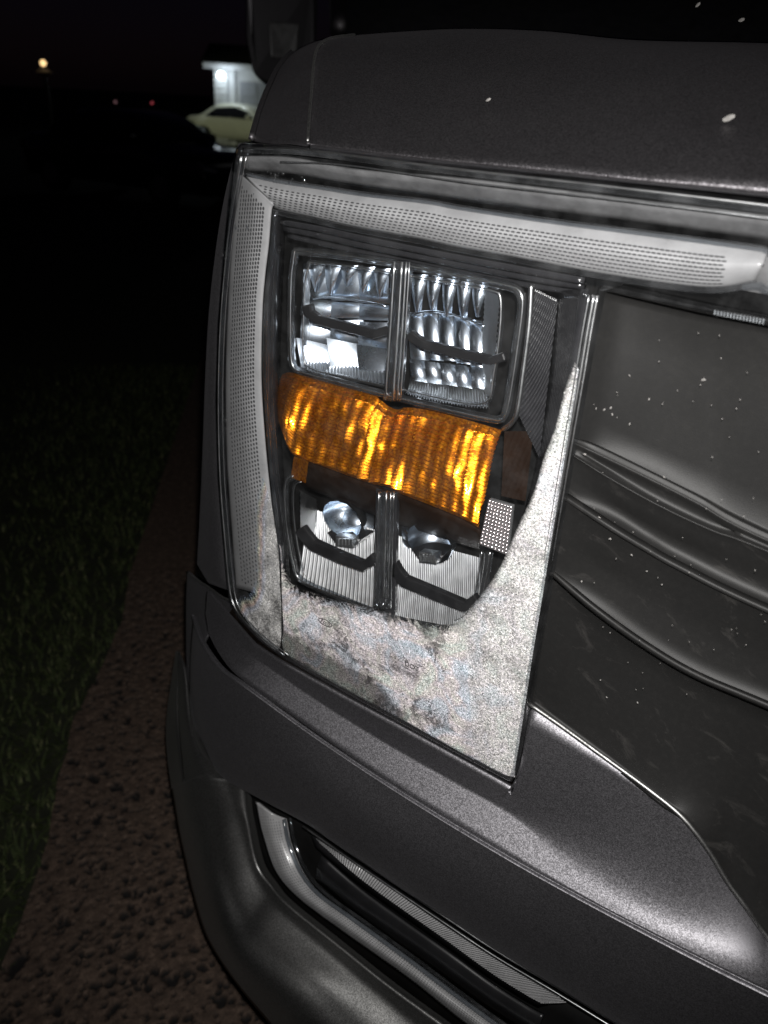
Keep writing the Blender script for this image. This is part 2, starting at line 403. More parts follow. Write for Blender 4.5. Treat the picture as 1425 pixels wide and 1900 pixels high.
def box_vf(lo, hi):
    x0, y0, z0 = lo; x1, y1, z1 = hi
    v = [(x0, y0, z0), (x1, y0, z0), (x1, y1, z0), (x0, y1, z0), (x0, y0, z1), (x1, y0, z1), (x1, y1, z1), (x0, y1, z1)]
    return np.array(v, float), [(3, 2, 1, 0), (4, 5, 6, 7), (0, 1, 5, 4), (1, 2, 6, 5), (2, 3, 7, 6), (3, 0, 4, 7)]

# ================================================================== the setting: ground
def fbm(x, y, s, oct=4, seed=0):
    """cheap value noise"""
    r = np.random.default_rng(seed); tot = 0; amp = 1; nrm = 0
    for o in range(oct):
        g = r.random((256, 256)); fx, fy = x*s, y*s; ix, iy = np.floor(fx).astype(int), np.floor(fy).astype(int)
        tx, ty = fx-ix, fy-iy; tx = tx*tx*(3-2*tx); ty = ty*ty*(3-2*ty)
        a = g[ix % 256, iy % 256]; b_ = g[(ix+1) % 256, iy % 256]; c = g[ix % 256, (iy+1) % 256]; d_ = g[(ix+1) % 256, (iy+1) % 256]
        tot = tot+amp*((a*(1-tx)+b_*tx)*(1-ty)+(c*(1-tx)+d_*tx)*ty); nrm += amp; amp *= .55; s *= 2.1
    return tot/nrm

m, t, n, l, b = newmat('asphalt')
o = objco(n); d = noise(n, l, 60, 6, .7, o); d2 = noise(n, l, 700, 3, .6, o)
r = ramp(n, l, d.outputs[0], [(.3, (.048, .032, .024)), (.55, (.115, .078, .058)), (.75, (.23, .16, .12))])
r2 = ramp(n, l, d2.outputs[0], [(.3, .40), (.7, 1.5)])
sa_ = n.new('ShaderNodeAttribute'); sa_.attribute_name = 'pit_shade'          # shade of the pits, painted in as near-black
l.new(mixc(n, l, sa_.outputs['Fac'], mixc(n, l, 1.0, r.outputs[0], r2.outputs[0], 'MULTIPLY'), (.007, .006, .006)), b.inputs['Base Color']); b.inputs['Roughness'].default_value = .85
m, t, n, l, b = newmat('soil')
d = noise(n, l, 25, 6, .7, objco(n)); r = ramp(n, l, d.outputs[0], [(.3, (.012, .014, .008)), (.7, (.035, .04, .02))])
l.new(r.outputs[0], b.inputs['Base Color']); b.inputs['Roughness'].default_value = .95
m, t, n, l, b = newmat('grass_blade')
oi = n.new('ShaderNodeTexCoord'); d = noise(n, l, 45, 4, .7, oi.outputs['Object'])
r = ramp(n, l, d.outputs[0], [(.3, (.020, .030, .011)), (.55, (.06, .078, .03)), (.72, (.26, .25, .13))])
l.new(r.outputs[0], b.inputs['Base Color']); b.inputs['Roughness'].default_value = .75; b.inputs['Specular IOR Level'].default_value = .2

def drop(x, y):
    r = np.hypot(x, y); tt = np.clip((r-4.0)/14.0, 0, 1); return -0.55*tt*tt*(3-2*tt)
xs = np.concatenate([-np.geomspace(1, 300, 40)[::-1]+1-1.0, [0], np.geomspace(1, 300, 40)])
gx, gy = np.meshgrid(xs, xs, indexing='ij'); gz = drop(gx, gy)-.03
me = mesh('ground', np.stack([gx, gy, gz], -1).reshape(-1, 3), [tuple(reversed(q)) for q in grid_faces(len(xs), len(xs))])
tag(link('ground', me, 'soil', smooth=True), kind='structure')

# driveway: coarse open-textured asphalt, its pores real pits
EDGE = np.array([(-.62, -.02), (-.815, .20), (-.916, .347), (-1.062, .485), (-1.18, .632), (-1.408, .87), (-1.617, 1.133), (-2.3, 1.95), (-3.2, 3.0)])
DIRE = np.array([-.66, .75]); NRM = np.array([.75, .66])
def drive_xy(a, c):          # a along the truck, c across from the lawn edge
    base = np.array([-.916, .347]); return base[0]+DIRE[0]*a+NRM[0]*c, base[1]+DIRE[1]*a+NRM[1]*c
na, nc = 700, 330
A, Cc = np.meshgrid(np.linspace(-.55, 1.15, na), np.linspace(0, .80, nc), indexing='ij')
A = A+.0*Cc
X_, Y_ = drive_xy(A, Cc+.012*np.sin(9*A)+.03*(fbm(A+5, Cc*0, 5, 3, 2)-.5)*(1-np.clip(Cc*3, 0, 1)))
pits = np.zeros_like(A)
for _ in range(9000):
    pa, pc = rng.uniform(-.55, 1.15), rng.uniform(0, .80); rad = abs(rng.normal(.0, .0023))+.0013; el = rng.uniform(.6, 1.5); an = rng.uniform(0, 3.14)
    ia = np.searchsorted(A[:, 0], [pa-.022, pa+.022]); ic = np.searchsorted(Cc[0], [pc-.022, pc+.022])
    sa, sc_ = slice(ia[0], ia[1]), slice(ic[0], ic[1])
    da, dc = A[sa, sc_]-pa, Cc[sa, sc_]-pc; e1 = da*math.cos(an)+dc*math.sin(an); e2 = (-da*math.sin(an)+dc*math.cos(an))*el
    dd = np.sqrt(e1**2+e2**2)/rad*(1+.5*(fbm(A[sa, sc_]+3, Cc[sa, sc_]+3, 90, 2, 5)-.5))
    pits[sa, sc_] = np.maximum(pits[sa, sc_], np.clip((1.25-dd)*2.2, 0, 1))
hh = .003*fbm(A+9, Cc+9, 60, 4, 3)+.002*fbm(A+2, Cc+2, 190, 2, 8)-.009*pits
me = mesh('driveway', np.stack([X_, Y_, hh], -1).reshape(-1, 3), face_cam(np.stack([X_, Y_, hh], -1).reshape(-1, 3), grid_faces(na, nc)))
at = me.attributes.new('pit_shade', 'FLOAT', 'POINT'); at.data.foreach_set('value', pits.reshape(-1).astype(np.float32))
dw = tag(link('driveway', me, 'asphalt', smooth=True), kind='structure')
# the driveway carries on under the truck and back to the street
pa_ = []
for a0, a1, c0, c1, q in ((1.15, 12, 0, 3.2, 30), (-2.5, -.55, 0, 3.2, 8), (-.55, 1.15, .80, 3.2, 8)):
    aa, cc = np.meshgrid(np.linspace(a0, a1, q), np.linspace(c0, c1, 6), indexing='ij'); xx, yy = drive_xy(aa, cc); vv = np.stack([xx, yy, drop(xx, yy)+.002], -1).reshape(-1, 3)
    pa_.append((vv, face_cam(vv, grid_faces(q, 6))))
tag(build('driveway_slab', pa_, 'asphalt', None), kind='structure')

# lawn
V, Fc = [], []
cnt = 0
for _ in range(12000):
    a = rng.uniform(-.7, 3.2)**1.0; c = -abs(rng.normal(0, .42))+.02+.02*math.sin(7*a)+abs(rng.normal(0, .03)); 
    if c < -1.3: continue
    x, y = drive_xy(a, c); hgt = rng.uniform(.015, .035)*(1.0 if c < -.02 else .6); an = rng.uniform(0, 6.28); w = rng.uniform(.0015, .0040)
    ln = rng.uniform(.5, 1.9)*hgt; dx, dy = math.cos(an), math.sin(an); px, py = -dy*w, dx*w
    V += [(x-px, y-py, -.03), (x+px, y+py, -.03), (x+px*.8+dx*ln*.35, y+py*.8+dy*ln*.35, -.03+hgt*.65), (x-px*.8+dx*ln*.35, y-py*.8+dy*ln*.35, -.03+hgt*.65), (x+dx*ln, y+dy*ln, -.03+hgt)]
    k = cnt*5; Fc += [(k, k+1, k+2, k+3), (k+3, k+2, k+4)]; cnt += 1
tag(link('grass', mesh('grass', V, Fc), 'grass_blade'), 'short unmown lawn grass beside the asphalt driveway', 'grass', kind='stuff')

# ================================================================== the truck
tb = PZ(720, 1600, 0.0)
truck = empty('pickup_truck', (-.3, .55, 0))
tag(truck, 'dark grey metallic pickup truck with frosted headlight, front corner in close-up', 'pickup truck')

# ---- hood
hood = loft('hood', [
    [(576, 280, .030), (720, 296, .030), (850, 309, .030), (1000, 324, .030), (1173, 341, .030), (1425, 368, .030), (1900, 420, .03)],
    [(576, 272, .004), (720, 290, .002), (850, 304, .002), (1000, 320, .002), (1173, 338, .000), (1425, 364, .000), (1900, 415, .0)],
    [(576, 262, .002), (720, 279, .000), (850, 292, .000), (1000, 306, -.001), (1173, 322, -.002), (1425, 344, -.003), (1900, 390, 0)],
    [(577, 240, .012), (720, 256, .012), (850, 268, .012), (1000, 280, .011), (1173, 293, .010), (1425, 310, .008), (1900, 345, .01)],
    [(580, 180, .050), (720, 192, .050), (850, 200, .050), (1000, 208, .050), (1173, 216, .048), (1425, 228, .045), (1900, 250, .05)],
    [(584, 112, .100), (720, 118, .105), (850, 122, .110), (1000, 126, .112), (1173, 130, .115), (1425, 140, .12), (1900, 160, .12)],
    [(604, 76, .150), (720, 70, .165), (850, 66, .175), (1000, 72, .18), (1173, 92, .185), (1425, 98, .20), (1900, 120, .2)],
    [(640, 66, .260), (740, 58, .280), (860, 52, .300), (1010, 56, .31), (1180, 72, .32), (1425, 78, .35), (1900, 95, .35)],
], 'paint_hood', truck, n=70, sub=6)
# hood top carries on back to the windscreen
e0 = to3([(640, 66, .262), (900, 53, .305), (1425, 78, .355), (1900, 95, .352)])
e0 = e0+np.array([0, 0, -.012])
back = [e0+np.array([0, 0, -.004])]
for k in range(1, 7): back.append(e0+REAR*.22*k+np.array([.02*k, 0, .012*k-.004]))
g = np.array([catmull(rw, 40) for rw in back])
loft('hood_top', None, 'paint_hood', truck, pts=g, solid=.004)
# ---- fender ahead of the door, left of the hood gap
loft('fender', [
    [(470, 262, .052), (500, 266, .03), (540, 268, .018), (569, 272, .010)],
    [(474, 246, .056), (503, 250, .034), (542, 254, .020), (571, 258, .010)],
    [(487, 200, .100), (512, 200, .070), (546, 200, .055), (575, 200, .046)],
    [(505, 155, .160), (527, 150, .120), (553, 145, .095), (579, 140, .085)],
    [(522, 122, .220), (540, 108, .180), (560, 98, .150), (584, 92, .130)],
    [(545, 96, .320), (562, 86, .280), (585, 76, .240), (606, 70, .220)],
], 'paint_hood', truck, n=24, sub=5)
fe = to3([(470, 262, .052), (474, 246, .056), (487, 200, .100), (505, 155, .160), (522, 122, .220), (545, 96, .320)])
# outer skin runs back along the truck towards the door
gs = []
for k in range(8):
    q = fe+REAR*(.26*k)+np.array([-.012*math.sin(k*.5), 0, 0]); gs.append(catmull(q, 16))
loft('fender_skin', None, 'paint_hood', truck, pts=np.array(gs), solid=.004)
# side of the fender beside the lamp
side0 = [(462, 268, .062), (447, 330, .060), (432, 420, .060), (416, 560, .062), (410, 700, .064), (413, 850, .066), (420, 960, .068), (430, 1060, .068), (436, 1100, .066)]
side1 = [(447, 266, .100), (425, 330, .100), (406, 420, .100), (388, 560, .105), (379, 700, .108), (374, 830, .110), (370, 940, .112), (366, 1040, .112), (364, 1066, .112)]
s0, s1 = to3(arc(side0, 40)), to3(arc(side1, 40))
gs = [s0, s0*.5+s1*.5+np.array([-.003, -.004, 0]), s1, s1+REAR*.04+np.array([.004, .004, 0]), s1+REAR*.3, s1+REAR*.75]
loft('fender_side', None, 'paint', truck, pts=np.array(gs), solid=.003)
tube('hood_edge_glint', [(571, 262, .006), (573, 230, .018), (577, 180, .046), (581, 130, .084), (585, 100, .104), (594, 82, .130), (616, 70, .170), (660, 64, .215)], .0011, 'bumper_paint', truck, n=40)  # lighter tube added as the highlight along the hood gap
# ---- door mirror, folded out
mir = link('door_mirror', mesh('door_mirror', *join([slab_vf([PD(*q) for q in ((459, -30, 2.95), (590, -42, 3.05), (585, 110, 3.05), (560, 150, 3.05), (505, 166, 3.0), (472, 140, 2.95), (458, 70, 2.95))], .09, tuple(-REAR))])), 'paint', truck, bevel=.02)
slab_pts = [PD(*q) for q in ((500, 40, 2.86), (556, 44, 2.88), (552, 95, 2.88), (534, 112, 2.88), (503, 108, 2.86))]
v, f = slab_vf(slab_pts, .02, tuple(-REAR)); link('mirror_recess', mesh('mirror_recess', v, f), 'bezel_grey', mir, bevel=.006)
v, f = tube3([PD(545, 140, 3.0), PD(575, 170, 2.8), PD(600, 190, 2.7)], .035, 10); link('mirror_arm', mesh('mirror_arm', v, f), 'black_plastic', mir, smooth=True)
# ---- cab: windscreen pillar and glass beyond the hood
c0, c1 = np.array(PD(560, 60, 2.7)), np.array(PD(1700, 60, 2.5))
pil = np.array([np.array(PD(632, 58, 2.6)), np.array(PD(629, -60, 2.85)), np.array(PD(640, -200, 3.2))])
v, f = tube3(catmull(pil, 12), .03, 10); link('windscreen_pillar', mesh('windscreen_pillar', v, f), 'paint_hood', truck, smooth=True)
gl0 = [np.array(PD(u, 130, 2.3)) for u in np.linspace(640, 1900, 10)]; gl1 = [np.array(PD(u, -220, 3.3)) for u in np.linspace(650, 1900, 10)]
loft('windscreen', None, 'bezel', truck, pts=np.array([gl0, gl1]), solid=.005)

# ---- black grille surround, right of the lamp
def edge_right(v, off=0):   # the lamp's right edge in the photo
    return 1110+(v-530)/(1450-530)*(955-1110)+off
rowsP = []
def prow(v0, pts, y0, ys): rowsP.append([(edge_right(v0, 3), v0, y0)]+[(u, v, yy) for (u, v), yy in zip(pts, ys)])
prow(538, [(1160, 549), (1220, 562), (1300, 580), (1425, 602), (1900, 690)], .016, [.024, .028, .030, .031, .031])
prow(556, [(1158, 566), (1218, 580), (1298, 598), (1425, 622), (1900, 710)], .016, [.026, .031, .034, .035, .035])
prow(700, [(1138, 726), (1208, 752), (1296, 786), (1425, 830), (1900, 980)], .016, [.025, .030, .033, .034, .034])
prow(812, [(1114, 828), (1203, 872), (1297, 916), (1425, 980), (1900, 1200)], .016, [.023, .027, .029, .030, .03])
ribs = [  # (start v, points of the raised line, height, depth)
    (822, [(1105, 840), (1199, 888), (1292, 932), (1425, 1004), (1900, 1236)], .0022),
    (843, [(1136, 892), (1230, 942), (1323, 985), (1425, 1024), (1900, 1262)], .0034),
    (922, [(1136, 979), (1199, 1016), (1261, 1054), (1425, 1131), (1900, 1370)], .0062),
    (1062, [(1105, 1132), (1199, 1197), (1292, 1253), (1425, 1309), (1900, 1520)], .0080)]
base = [.021, .024, .026, .027, .027]
for ri, (v0, pts_, hgt_) in enumerate(ribs):
    ee = np.array([(edge_right(v0, 3), v0)]+pts_[:4], float); cf_ = np.polyfit(ee[:, 0], ee[:, 1], 2)
    pts_ = [(u, float(np.polyval(cf_, u))) for u, _ in pts_[:4]]+[(1900, float(np.polyval(cf_, 1425)+475*.42))]; v0 = float(np.polyval(cf_, ee[0, 0]))
    up = (16, 12, 34, 70)[ri]; dn = (12, 30, 64, 40)[ri]; q = .25 if ri < 2 else .6
    prow(v0-up*.6, [(u+up*.15, v_-up) for u, v_ in pts_], .016, [y+(.003 if ri == 2 else 0) for y in base])
    prow(v0-3, [(u, v_-5) for u, v_ in pts_], .0155, [y-hgt_*.55 for y in base])
    prow(v0, pts_, .0145, [y-hgt_ for y in base])
    prow(v0+3, [(u, v_+5) for u, v_ in pts_], .0155, [y-hgt_*.7 for y in base])
    prow(v0+dn*.7, [(u-dn*.1, v_+dn) for u, v_ in pts_], .016, [y-hgt_*.1 for y in base])
prow(1220, [(1086, 1300), (1200, 1384), (1322, 1480), (1425, 1590), (1900, 1880)], .014, [.016, .017, .019, .021, .021])
prow(1292, [(1105, 1380), (1222, 1472), (1296, 1534), (1425, 1722), (1900, 2040)], .013, [.012, .010, .008, .008, .008])
prow(1300, [(1105, 1391), (1222, 1483), (1290, 1541), (1425, 1737), (1900, 2064)], .012, [.010, .007, .005, .003, .003])
loft('grille_surround', rowsP, 'grille_black', truck, n=60, sub=2)
# seam grip under the lamp's inner arm
for k in range(16):
    u = 1325+k*6.0; v_ = 576+k*1.05
    vv, ff_ = slab_vf([P(u, v_, .012), P(u+3.4, v_+.5, .012), P(u+3, v_+6, .012), P(u-.4, v_+5.5, .012)], .004); 
    if k == 0: acc = []
    acc.append((vv, ff_))
build('seam_grip', acc, 'chrome_soft', truck, smooth=False)['kind'] = 'stuff'

# ---- bumper cover: step under the lamp, shelf, dark face
top = [(384, 1096, .075), (428, 1146, .040), (470, 1192, .018), (528, 1232, .006), (640, 1294, .005), (760, 1358, .005), (870, 1418, .005), (958, 1466, .005), (984, 1312, .012), (1105, 1394, .010), (1226, 1484, .007), (1290, 1542, .005), (1351, 1637, .004), (1425, 1739, .003), (1540, 1884, -.010)]
stp = [(382, 1104, .075), (424, 1160, .040), (462, 1212, .016), (507, 1246, .006), (615, 1312, .004), (725, 1376, .004), (825, 1446, .004), (909, 1490, .004), (988, 1531, .003), (1075, 1580, .000), (1170, 1632, -.003), (1262, 1686, -.006), (1340, 1738, -.008), (1425, 1790, -.010), (1540, 1889, -.016)]
cre = [(380, 1140, .072), (390, 1182, .034), (420, 1232, .006), (458, 1272, -.005), (565, 1338, -.013), (664, 1413, -.016), (747, 1472, -.016), (825, 1517, -.016), (905, 1563, -.017), (985, 1610, -.019), (1094, 1665, -.023), (1221, 1736, -.027), (1330, 1795, -.028), (1425, 1838, -.028), (1540, 1896, -.028)]
def fit(pts, deg, lo):
    """smooth a hand-read line: keep the corner points, fit the long run with one polynomial"""
    a = np.array(pts, float); k = a[:, 0] >= lo; c = np.polyfit(a[k, 0], a[k, 1], deg); cy_ = np.polyfit(a[k, 0], a[k, 2], 2)
    w = np.clip((a[:, 0]-lo)/60, 0, 1); a[:, 1] = a[:, 1]*(1-w)+np.polyval(c, a[:, 0])*w; a[:, 2] = a[:, 2]*(1-w)+np.polyval(cy_, a[:, 0])*w
    return [tuple(q) for q in a]
stp = fit(stp, 3, 450); cre = fit(cre, 3, 420)
nT = 170
def lin(i_pts, n):   # piecewise linear: the line turns sharply at the lamp's corner
    p = to3(i_pts); t = np.linspace(0, len(p)-1, n); i = np.minimum(t.astype(int), len(p)-2); fr = (t-i)[:, None]; return p[i]*(1-fr)+p[i+1]*fr
rt, rs, rc = lin(top, nT), to3(catmull(stp, nT)), to3(catmull(cre, nT))
colx = np.linspace(0, len(top)-1, nT); rho = np.clip((colx-7.2)/3.5, 0, 1); rho = (.06+.80*rho*rho*(3-2*rho))[:, None]
grid_rows = [rt*(1-w)+(rt+(rs-rt)*(1-rho))*w for w in np.linspace(0, 1, 6)[:-1]]
b0_, b2_ = rt+(rs-rt)*(1-rho), rs+(rc-rs)*rho
grid_rows += [b0_*(1-w)**2+2*rs*w*(1-w)+b2_*w*w for w in np.linspace(0, 1, 9)]
grid_rows += [b2_*(1-w)+rc*w for w in np.linspace(0, 1, 6)[1:]]
shelf = loft('bumper_shelf', None, 'paint', truck, pts=np.array(grid_rows), solid=.003)
# bright rolled lip between shelf and black surround
tube('surround_trim', [(982, 1306, .008), (1040, 1346, .007), (1105, 1393, .005), (1170, 1440, .003), (1226, 1482, .001), (1262, 1512, -.001), (1290, 1544, -.002), (1320, 1586, -.002), (1351, 1638, -.003), (1388, 1688, -.004), (1425, 1740, -.004), (1535, 1880, -.014)], .0017, 'bumper_paint', truck, n=60)
cre_f = [(360, 1140, .085), (376, 1188, .032), (412, 1240, .003), (458, 1275, -.008), (565, 1341, -.015), (664, 1416, -.018), (747, 1475, -.018), (825, 1520, -.018), (905, 1566, -.019), (985, 1613, -.021), (1094, 1668, -.025), (1221, 1739, -.029), (1330, 1798, -.030), (1425, 1841, -.030), (1900, 2075, -.030)]
cre_f = fit(cre_f, 3, 420)
mid_f = [(352, 1230, .100), (362, 1290, .036), (395, 1360, .004), (450, 1390, -.012), (540, 1430, -.022), (640, 1500, -.026), (720, 1560, -.028), (800, 1610, -.028), (880, 1660, -.028), (985, 1712, -.028), (1094, 1780, -.028), (1221, 1860, -.028), (1330, 1920, -.028), (1425, 1980, -.028), (1900, 2240, -.028)]
low_f = [(352, 1330, .100), (374, 1372, .044), (405, 1432, .014), (460, 1466, -.002), (566, 1522, -.014), (620, 1560, -.018), (680, 1600, -.020), (750, 1648, -.020), (826, 1696, -.020), (915, 1754, -.020), (1020, 1818, -.020), (1140, 1892, -.020), (1260, 1960, -.020), (1400, 2040, -.020), (1900, 2320, -.02)]
in_f = [(u+6, v+3, y+.03) for u, v, y in low_f]
loft('bumper_face', [cre_f, [(u-2, v+8, y-.002) for u, v, y in cre_f], mid_f, low_f, in_f], 'paint', truck, n=110, sub=5)
# corner piece wrapping to the side, above the lower bumper
cw0 = [(436, 1118, .060), (400, 1102, .080), (372, 1082, .100), (346, 1060, .125)]
cw1 = [(410, 1150, .064), (384, 1140, .085), (362, 1150, .105), (344, 1130, .130)]
cw2 = [(376, 1196, .052), (366, 1230, .080), (355, 1260, .108), (345, 1230, .135)]
cw3 = [(376, 1300, .055), (366, 1310, .085), (356, 1330, .112), (347, 1320, .14)]
loft('bumper_corner', [cw0, cw1, cw2, cw3], 'paint', truck, n=30, sub=6)
tube('corner_seam', [(438, 1122, .052), (410, 1106, .068), (388, 1090, .083), (366, 1076, .098), (347, 1062, .120)], .0012, 'bumper_paint', truck, n=20)
# ---- lower bumper bar
rim_in = [(455, 1450, 0.020), (458, 1490, 0.016), (463, 1522, 0.012), (481, 1601, 0.004), (507, 1643, -0.004), (537, 1677, -0.012), (637, 1757, -0.018), (721, 1824, -0.022), (828, 1902, -0.024), (950, 1990, -0.024), (1300, 2230, -0.024)]
rim_hi = [(420, 1446, 0.012), (432, 1494, 0.006), (445, 1535, 0.003), (464, 1612, -0.006), (490, 1658, -0.012), (520, 1694, -0.020), (616, 1776, -0.026), (700, 1846, -0.030), (800, 1926, -0.032), (920, 2015, -0.032), (1270, 2260, -0.032)]
rim_mid = [(378, 1442, 0.006), (398, 1510, -0.002), (408, 1560, -0.010), (428, 1640, -0.022), (452, 1700, -0.034), (484, 1742, -0.045), (570, 1810, -0.051), (640, 1880, -0.055), (730, 1960, -0.057), (850, 2050, -0.057), (1200, 2300, -0.057)]
rim_lo = [(342, 1450, 0.016), (352, 1510, 0.004), (364, 1565, -0.006), (388, 1650, -0.026), (412, 1720, -0.044), (446, 1780, -0.062), (520, 1850, -0.070), (590, 1930, -0.074), (680, 2010, -0.076), (800, 2100, -0.076), (1150, 2360, -0.076)]
rim_und = [(318, 1462, 0.070), (332, 1545, 0.050), (342, 1590, 0.035), (358, 1660, 0.012), (384, 1740, -0.015), (436, 1822, -0.045), (500, 1900, -0.055), (570, 1980, -0.060), (660, 2070, -0.062), (780, 2160, -0.062), (1120, 2420, -0.062)]
rim_in2 = [(u+10, v-3, y+.035) for u, v, y in rim_in]
bumper = loft('bumper_bar', [rim_in2, rim_in, rim_hi, rim_mid, rim_lo, rim_und], 'bumper_paint', truck, n=90, sub=8)
# end cap of the bumper bar, turning round the corner
ec0 = [(342, 1450, .016), (378, 1441, .007), (420, 1446, .013), (455, 1450, .021)]
ec1 = [(336, 1400, .050), (362, 1398, .032), (398, 1424, .026), (444, 1446, .030)]
ec2 = [(330, 1320, .090), (348, 1330, .070), (375, 1390, .050), (430, 1440, .042)]
ec3 = [(331, 1212, .130), (345, 1250, .110), (366, 1340, .085), (420, 1436, .058)]
loft('bumper_end', [ec0, ec1, ec2, ec3], 'bumper_paint', truck, n=30, sub=6)
eo0 = [(342, 1452, .018), (335, 1400, .052), (329, 1320, .092), (331, 1212, .132)]
eo1 = [(318, 1464, .070), (310, 1400, .092), (309, 1330, .122), (326, 1208, .160)]
eo2 = [(330, 1470, .110), (322, 1400, .130), (318, 1330, .155), (332, 1210, .18)]
loft('bumper_end_skin', [eo0, eo1, eo2], 'bumper_paint', truck, n=24, sub=6)

# ---- lower lamp inside the bumper opening
lamp = empty('bumper_lamp', (-.3, .55, 0), parent=truck)
bk = [(452, 1440, .055), (575, 1520, .045), (700, 1600, .04), (900, 1735, .04), (1160, 1900, .04), (1500, 2120, .04)]
bk2 = [(450, 1540, .045), (500, 1640, .035), (600, 1740, .03), (760, 1860, .03), (960, 2010, .03), (1300, 2260, .03)]
loft('lamp_housing', [bk, bk2], 'black_matte', lamp, n=30, sub=4, solid=.004)
g_out = [(474, 1488, .022), (480, 1522, .018), (489, 1557, .014), (510, 1616, .006), (553, 1666, -.002), (637, 1729, -.008), (763, 1818, -.012), (868, 1902, -.012), (1000, 1998, -.012), (1300, 2210, -.012)]
g_in = [(532, 1520, .030), (536, 1542, .027), (541, 1565, .024), (562, 1616, .014), (595, 1657, .006), (658, 1703, .000), (763, 1779, -.004), (860, 1852, -.004), (990, 1945, -.004), (1300, 2160, -.004)]
g_mid = [((a[0]+b_[0])/2-3, (a[1]+b_[1])/2+3, (a[2]+b_[2])/2-.006) for a, b_ in zip(g_out, g_in)]
loft('light_guide', [g_out, g_mid, g_in], 'guide_white', lamp, n=80, sub=6)
def dots(name, e0, e1, mat, parent, along, across, w, h, lift=.0005, stag=True, emid=None, s0=.01, s1=.99, t0=.12, t1=.9):
    a, b_ = to3(arc(e0, 240)), to3(arc(e1, 240)); V, Fc = [], []
    mid = to3(arc(emid, 240)) if emid is not None else None
    def pt(s, t):
        x = s*239; i = min(int(x), 238); fr = x-i
        p, q = a[i]*(1-fr)+a[i+1]*fr, b_[i]*(1-fr)+b_[i+1]*fr
        if mid is None: return p*(1-t)+q*t
        mm = mid[i]*(1-fr)+mid[i+1]*fr
        c = 2*mm-(p+q)/2; return p*(1-t)**2+2*c*t*(1-t)+q*t*t
    for i in range(along):
        for j in range(across):
            s = s0+(s1-s0)*(i+(.5 if (stag and j % 2) else 0))/along; t = t0+(t1-t0)*(j+.5)/across
            c = pt(s, t); ds = pt(min(s+.004, 1), t)-pt(max(s-.004, 0), t); ds /= np.linalg.norm(ds); dt = pt(s, min(t+.03, 1))-pt(s, max(t-.03, 0)); dt /= np.linalg.norm(dt)
            nr = np.cross(ds, dt); nr /= np.linalg.norm(nr); nr = nr if nr.dot(CAM-c) > 0 else -nr
            dt = np.cross(nr, ds); k = len(V); c = c+nr*lift
            for q in range(6):
                an = math.pi/3*q; V.append(c+ds*math.cos(an)*w/2+dt*math.sin(an)*h/2)
            V.append(c-nr*.0004*0+nr*.0002)
            for q in range(6): Fc.append((k+q, k+(q+1) % 6, k+6))
    o = link(name, mesh(name, V, face_cam(V, Fc)), mat, parent, smooth=True); o['kind'] = 'stuff'; return o
dots('guide_dots', g_out, g_in, 'bezel_grey', lamp, 190, 9, .0020, .0012, .0009, emid=g_mid, t0=.06, t1=.80)
tube('guide_lip', [(u-5, v+1, y-.006) for u, v, y in g_in], .0022, 'clear_rim', lamp, n=60)
tube('guide_lip', [(u+6, v-2, y-.004) for u, v, y in g_in], .0016, 'clear_rim', lamp, n=60)
# straight ribbed strip
p0 = np.array([(586, 1556), (679, 1617), (825, 1718), (909, 1773), (993, 1824), (1054, 1861)]); p1 = np.array([(594, 1566), (679, 1638), (825, 1742), (909, 1803), (975, 1845), (1006, 1862)])
parts = []
nr_ = 105; c0_, c1_ = arc(p0, nr_+1), arc(p1, nr_+1)
for k in range(nr_):
    q = [(*c0_[k], .012), (*(c0_[k]*.25+c0_[k+1]*.75), .012), (*(c1_[k]*.25+c1_[k+1]*.75), .006), (*c1_[k], .006)]
    parts.append(pillow_vf(q, .0012, k=4))
st_ = build('ribbed_strip', parts, 'guide_white', lamp); st_['kind'] = 'stuff'
loft('strip_backing', [[(u-8, v-6, .016) for u, v in p0], [(u-8, v+6, .012) for u, v in p1]], 'black_plastic', lamp, n=30, sub=2, solid=.004)
tr0 = [(566, 1524, .004), (679, 1603, .000), (825, 1701, -.002), (922, 1765, -.002), (1023, 1825, -.002), (1136, 1894, -.002), (1300, 1996, -.002)]
tube('trim_wire', tr0, .0010, 'chrome_soft', lamp, n=60)
tube('trim_wire', [(u-4, v+9, y+.002) for u, v, y in tr0], .0008, 'chrome_soft', lamp, n=60)
loft('inner_shelf', [[(u+2, v+22, .006) for u, v in p1], [(u-6, v+44, .002) for u, v in p1], [(u-8, v+66, .012) for u, v in p1]], 'black_plastic', lamp, n=30, sub=3, solid=.003)

# ================================================================== the headlight (a part of the truck)
hl = empty('headlight', (-.3, .55, 0), parent=truck)
hl['label'] = 'clear headlight with frost crystals inside its lower edge'
# outline of the lens in the photo (clockwise from the top left)
LENS = [(448, 266), (520, 270), (640, 281), (850, 308), (1000, 325), (1173, 345), (1425, 375), (1700, 408), (1700, 660),
        (1425, 604), (1300, 580), (1180, 553), (1122, 540), (1108, 552), (1095, 620), (1062, 812), (1030, 1002), (998, 1192), (962, 1428), (952, 1452), (938, 1450),
        (860, 1408), (740, 1343), (640, 1288), (528, 1224), (480, 1188), (440, 1146), (424, 1110), (414, 1000), (404, 880), (400, 740), (404, 600), (416, 450), (432, 300), (438, 276)]
def lens_y(u, v):
    """the lens wraps back round the truck's corner on its outer side"""
    k = max(0.0, (520-u)/120.0); return .022*k*k+.0
ring0 = np.array([P(u, v, lens_y(u, v)) for u, v in LENS])
def offset_px(pts, d):
    p = np.array(pts, float); a = np.roll(p, 1, 0); b_ = np.roll(p, -1, 0); t = b_-a; t /= np.linalg.norm(t, axis=1)[:, None]
    nn = np.stack([-t[:, 1], t[:, 0]], 1); return p+nn*d
inn1, inn2 = offset_px(LENS, 5), offset_px(LENS, 11)
